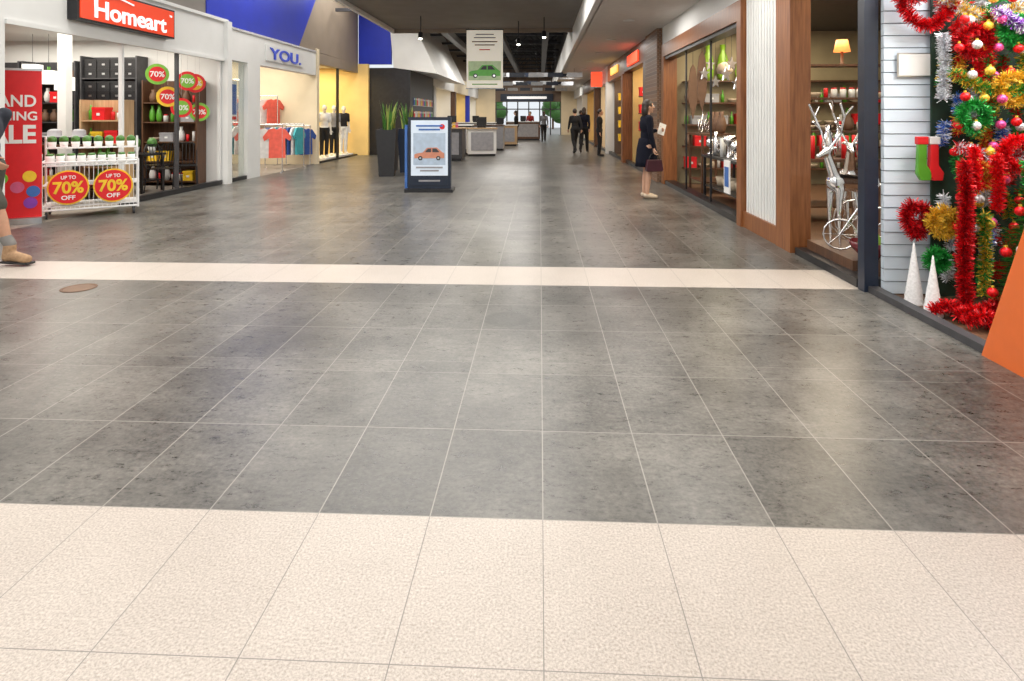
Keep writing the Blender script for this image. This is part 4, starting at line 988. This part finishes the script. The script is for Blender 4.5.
tinsel([(3.00, 4.42, 1.10), (3.01, 4.42, .8), (2.99, 4.42, .4), (3.0, 4.4, .05)], .06, [TR, TDR], 'long red tinsel strand hanging to the floor', 3400)
tinsel([(3.09, 4.46, 1.2), (3.1, 4.46, .9)], .05, [TR], 'short red tinsel strand beside stockings', 2600)
tinsel([(2.88, 4.80, .74), (2.83, 4.80, .70), (2.82, 4.80, .62), (2.90, 4.80, .5), (2.99, 4.80, .62), (2.97, 4.80, .71), (2.92, 4.80, .69), (2.88, 4.80, .74)], .07, [TR, TDR], 'red tinsel heart wreath on weatherboard wall', 3200, name='tinsel_wreath')
tinsel(ring(3.05, 4.72, .62, .08), .07, [TG], 'gold tinsel wreath on weatherboard wall', 3000, name='tinsel_wreath')
tinsel(ring(3.0, 4.72, .33, .06), .06, [TGR], 'green tinsel wreath low on wall', 2800, name='tinsel_wreath')
for k, (x, y_) in enumerate(((2.95, 4.25), (3.05, 4.1), (2.85, 4.36), (3.1, 4.3), (3.25, 4.2), (3.15, 4.0), (3.3, 4.45), (2.92, 4.12))):
    tinsel([(x - .1, y_ + .03, .05), (x, y_, .11), (x + .1, y_ - .02, .05), (x + .02, y_ + .08, .06)], .055, [TR, TR, TDR], 'heap of red tinsel on window floor', 2400, 'red tinsel heap')
CONE = mat('white_cone_fluff', (.85, .85, .86), .8, bump=.5, scale=60)
for (x, y_, s_) in ((2.83, 4.72, 1.0), (2.80, 4.45, .92)):
    prof = [(.07, 0)]
    for k in range(9): prof += [(.07 * (1 - k / 9.5), k * .048 + .01), (.06 * (1 - k / 9.5), k * .048 + .04)]
    prof.append((.004, .46))
    ST.put('cone' , lambda: B().lathe(prof, CONE, 18), 'cone_tree', 'white tiered cone christmas tree on window floor', 'ornament', 'white cone trees', (x, y_, 0), 0, s_)
for k, (x, c1, c2) in enumerate(((2.95, GREEN, RED), (3.04, RED, WHITE))):
    b = B().prism([(-.02, .32), (.04, .32), (.04, .12), (.08, .06), (.07, 0), (.0, 0), (-.03, .05)], XZ, -.02, .02, c1).bb(-.03, .05, -.025, .025, .28, .34, c2)
    thing('christmas_stocking', ['green christmas stocking with red cuff', 'red christmas stocking with white cuff'][k], 'stocking', (x, 4.84, .92), 0, [('', b)], bev=.006)
thing('price_card', 'white price card fixed on weatherboard wall', 'card', (2.96, 4.94, 1.74), 0, [('card', B().bb(-.12, .12, -.012, 0, 0, .17, PAPER)), ('card_frame', B().bb(-.13, .13, -.006, 0, -.01, .18, STEEL))])
tb = B()
for k in range(9000):
    z_ = R.random() * 1.5; rr = .40 * (1 - z_ / 1.65) * math.sqrt(R.random()); a = R.random() * 6.28
    p = V((rr * math.cos(a), rr * math.sin(a), z_ + .12)); d = V((math.cos(a), math.sin(a), -.25 + R.random() * .3)) * .09; t_ = V((-math.sin(a), math.cos(a), R.random())) * .006
    tb.add([p - t_, p + t_, p + d], [(0, 1, 2)], TGR if k % 3 else LEAF)
thing('christmas_tree', 'green artificial christmas tree with dense needles behind glass', 'christmas tree', (3.50, 4.15, 0), 0, [('trunk', B().cyl((0, 0, 0), (0, 0, 1.6), .025, BROWNW, .008)), ('foliage', tb), ('tree_stand', B().lathe([(.16, 0), (.16, .03), (.04, .06)], DARK))])
for i in range(34):
    a = -3.4 + (i % 7) * .38; z_ = .22 + i * .04; rr = .50 * (1 - z_ / 1.8)
    m_, nm = bn_[i % 7]
    ST.put('bau' + nm, lambda: bauble(m_), 'bauble', 'shiny ' + nm + ' bauble on christmas tree', 'bauble', nm + ' tree baubles', (3.50 + rr * math.cos(a), 4.15 + rr * math.sin(a), z_))
ORV = mat('orange_vinyl', (.72, .15, .03), .4, var=.04)
mk(B().prism([(3.72, .0), (3.38, .87), (3.15, 1.55), (2.4, 1.7), (2.4, .0)], YZ, 2.620, 2.632, ORV), 'shopfront_panel', label='large angled orange panel standing at shop front edge', cat='panel')
thing('floor_cover_plate', 'round brass floor service cover set in grey tiles', 'floor cover', (-3.80, 4.82, 0), 0, [('rim', B().lathe([(.13, 0), (.13, .004), (.11, .004), (.11, 0)], BROWNW)), ('lid', B().cyl((0, 0, 0), (0, 0, .003), .108, mat('brass_brown', (.16, .09, .05), .5, .3)))])

# ------------------------------------------------------------------ lights
for y_, p_ in ((-3, 90), (0.5, 112), (4, 155), (8, 170), (11.5, 170)): area((-1.5, y_, 3.8), 4.2, 1.8, p_)
for y_ in (2, 7.5, 13, 18.5): area((-5.4, y_, 5.7), 1.6, 3, 165)
for y_ in (20, 26, 32, 38, 43): area((-1.8, y_, 4.25), 3, 1.2, 150)
for y_ in (3, 7, 11, 16, 22, 30, 38): area((1.75, y_, 3.27), 1.0, 1.2, 30)
area((-9.3, 10.2, 2.95), 4, 3.4, 190, (1, .93, .82)); area((-7.6, 9, 2.95), 1.2, 3, 60)
area((-8.6, 15.2, 3.1), 3, 3.5, 190, (1, .92, .78)); area((-8.4, 19.6, 3.1), 2.6, 3, 210, (1, .82, .5))
area((4.0, 3.9, 2.95), 2, 1.6, 140, (1, .98, .96)); area((4.2, 10.2, 3.15), 2, 4, 200, (1, .85, .62)); area((3.7, 6.6, 3.15), 1.5, 1.8, 70, (1, .88, .7))
w = bpy.data.worlds.new('World'); SC.world = w; w.use_nodes = True
bg = w.node_tree.nodes['Background']; bg.inputs[0].default_value = (.90, .95, 1, 1); bg.inputs[1].default_value = .95

# ------------------------------------------------------------------ camera
cam = bpy.data.cameras.new('Camera'); co = bpy.data.objects.new('Camera', cam); COL.objects.link(co)
co.location = (0, 0, 1.42); co.rotation_euler = (pi / 2, 0, math.atan(28 / 605))
cam.sensor_width = 36; cam.lens = 605 / 1024 * 36; cam.shift_y = -(340.5 - 116) / 1024
cam.clip_end = 200
SC.camera = co
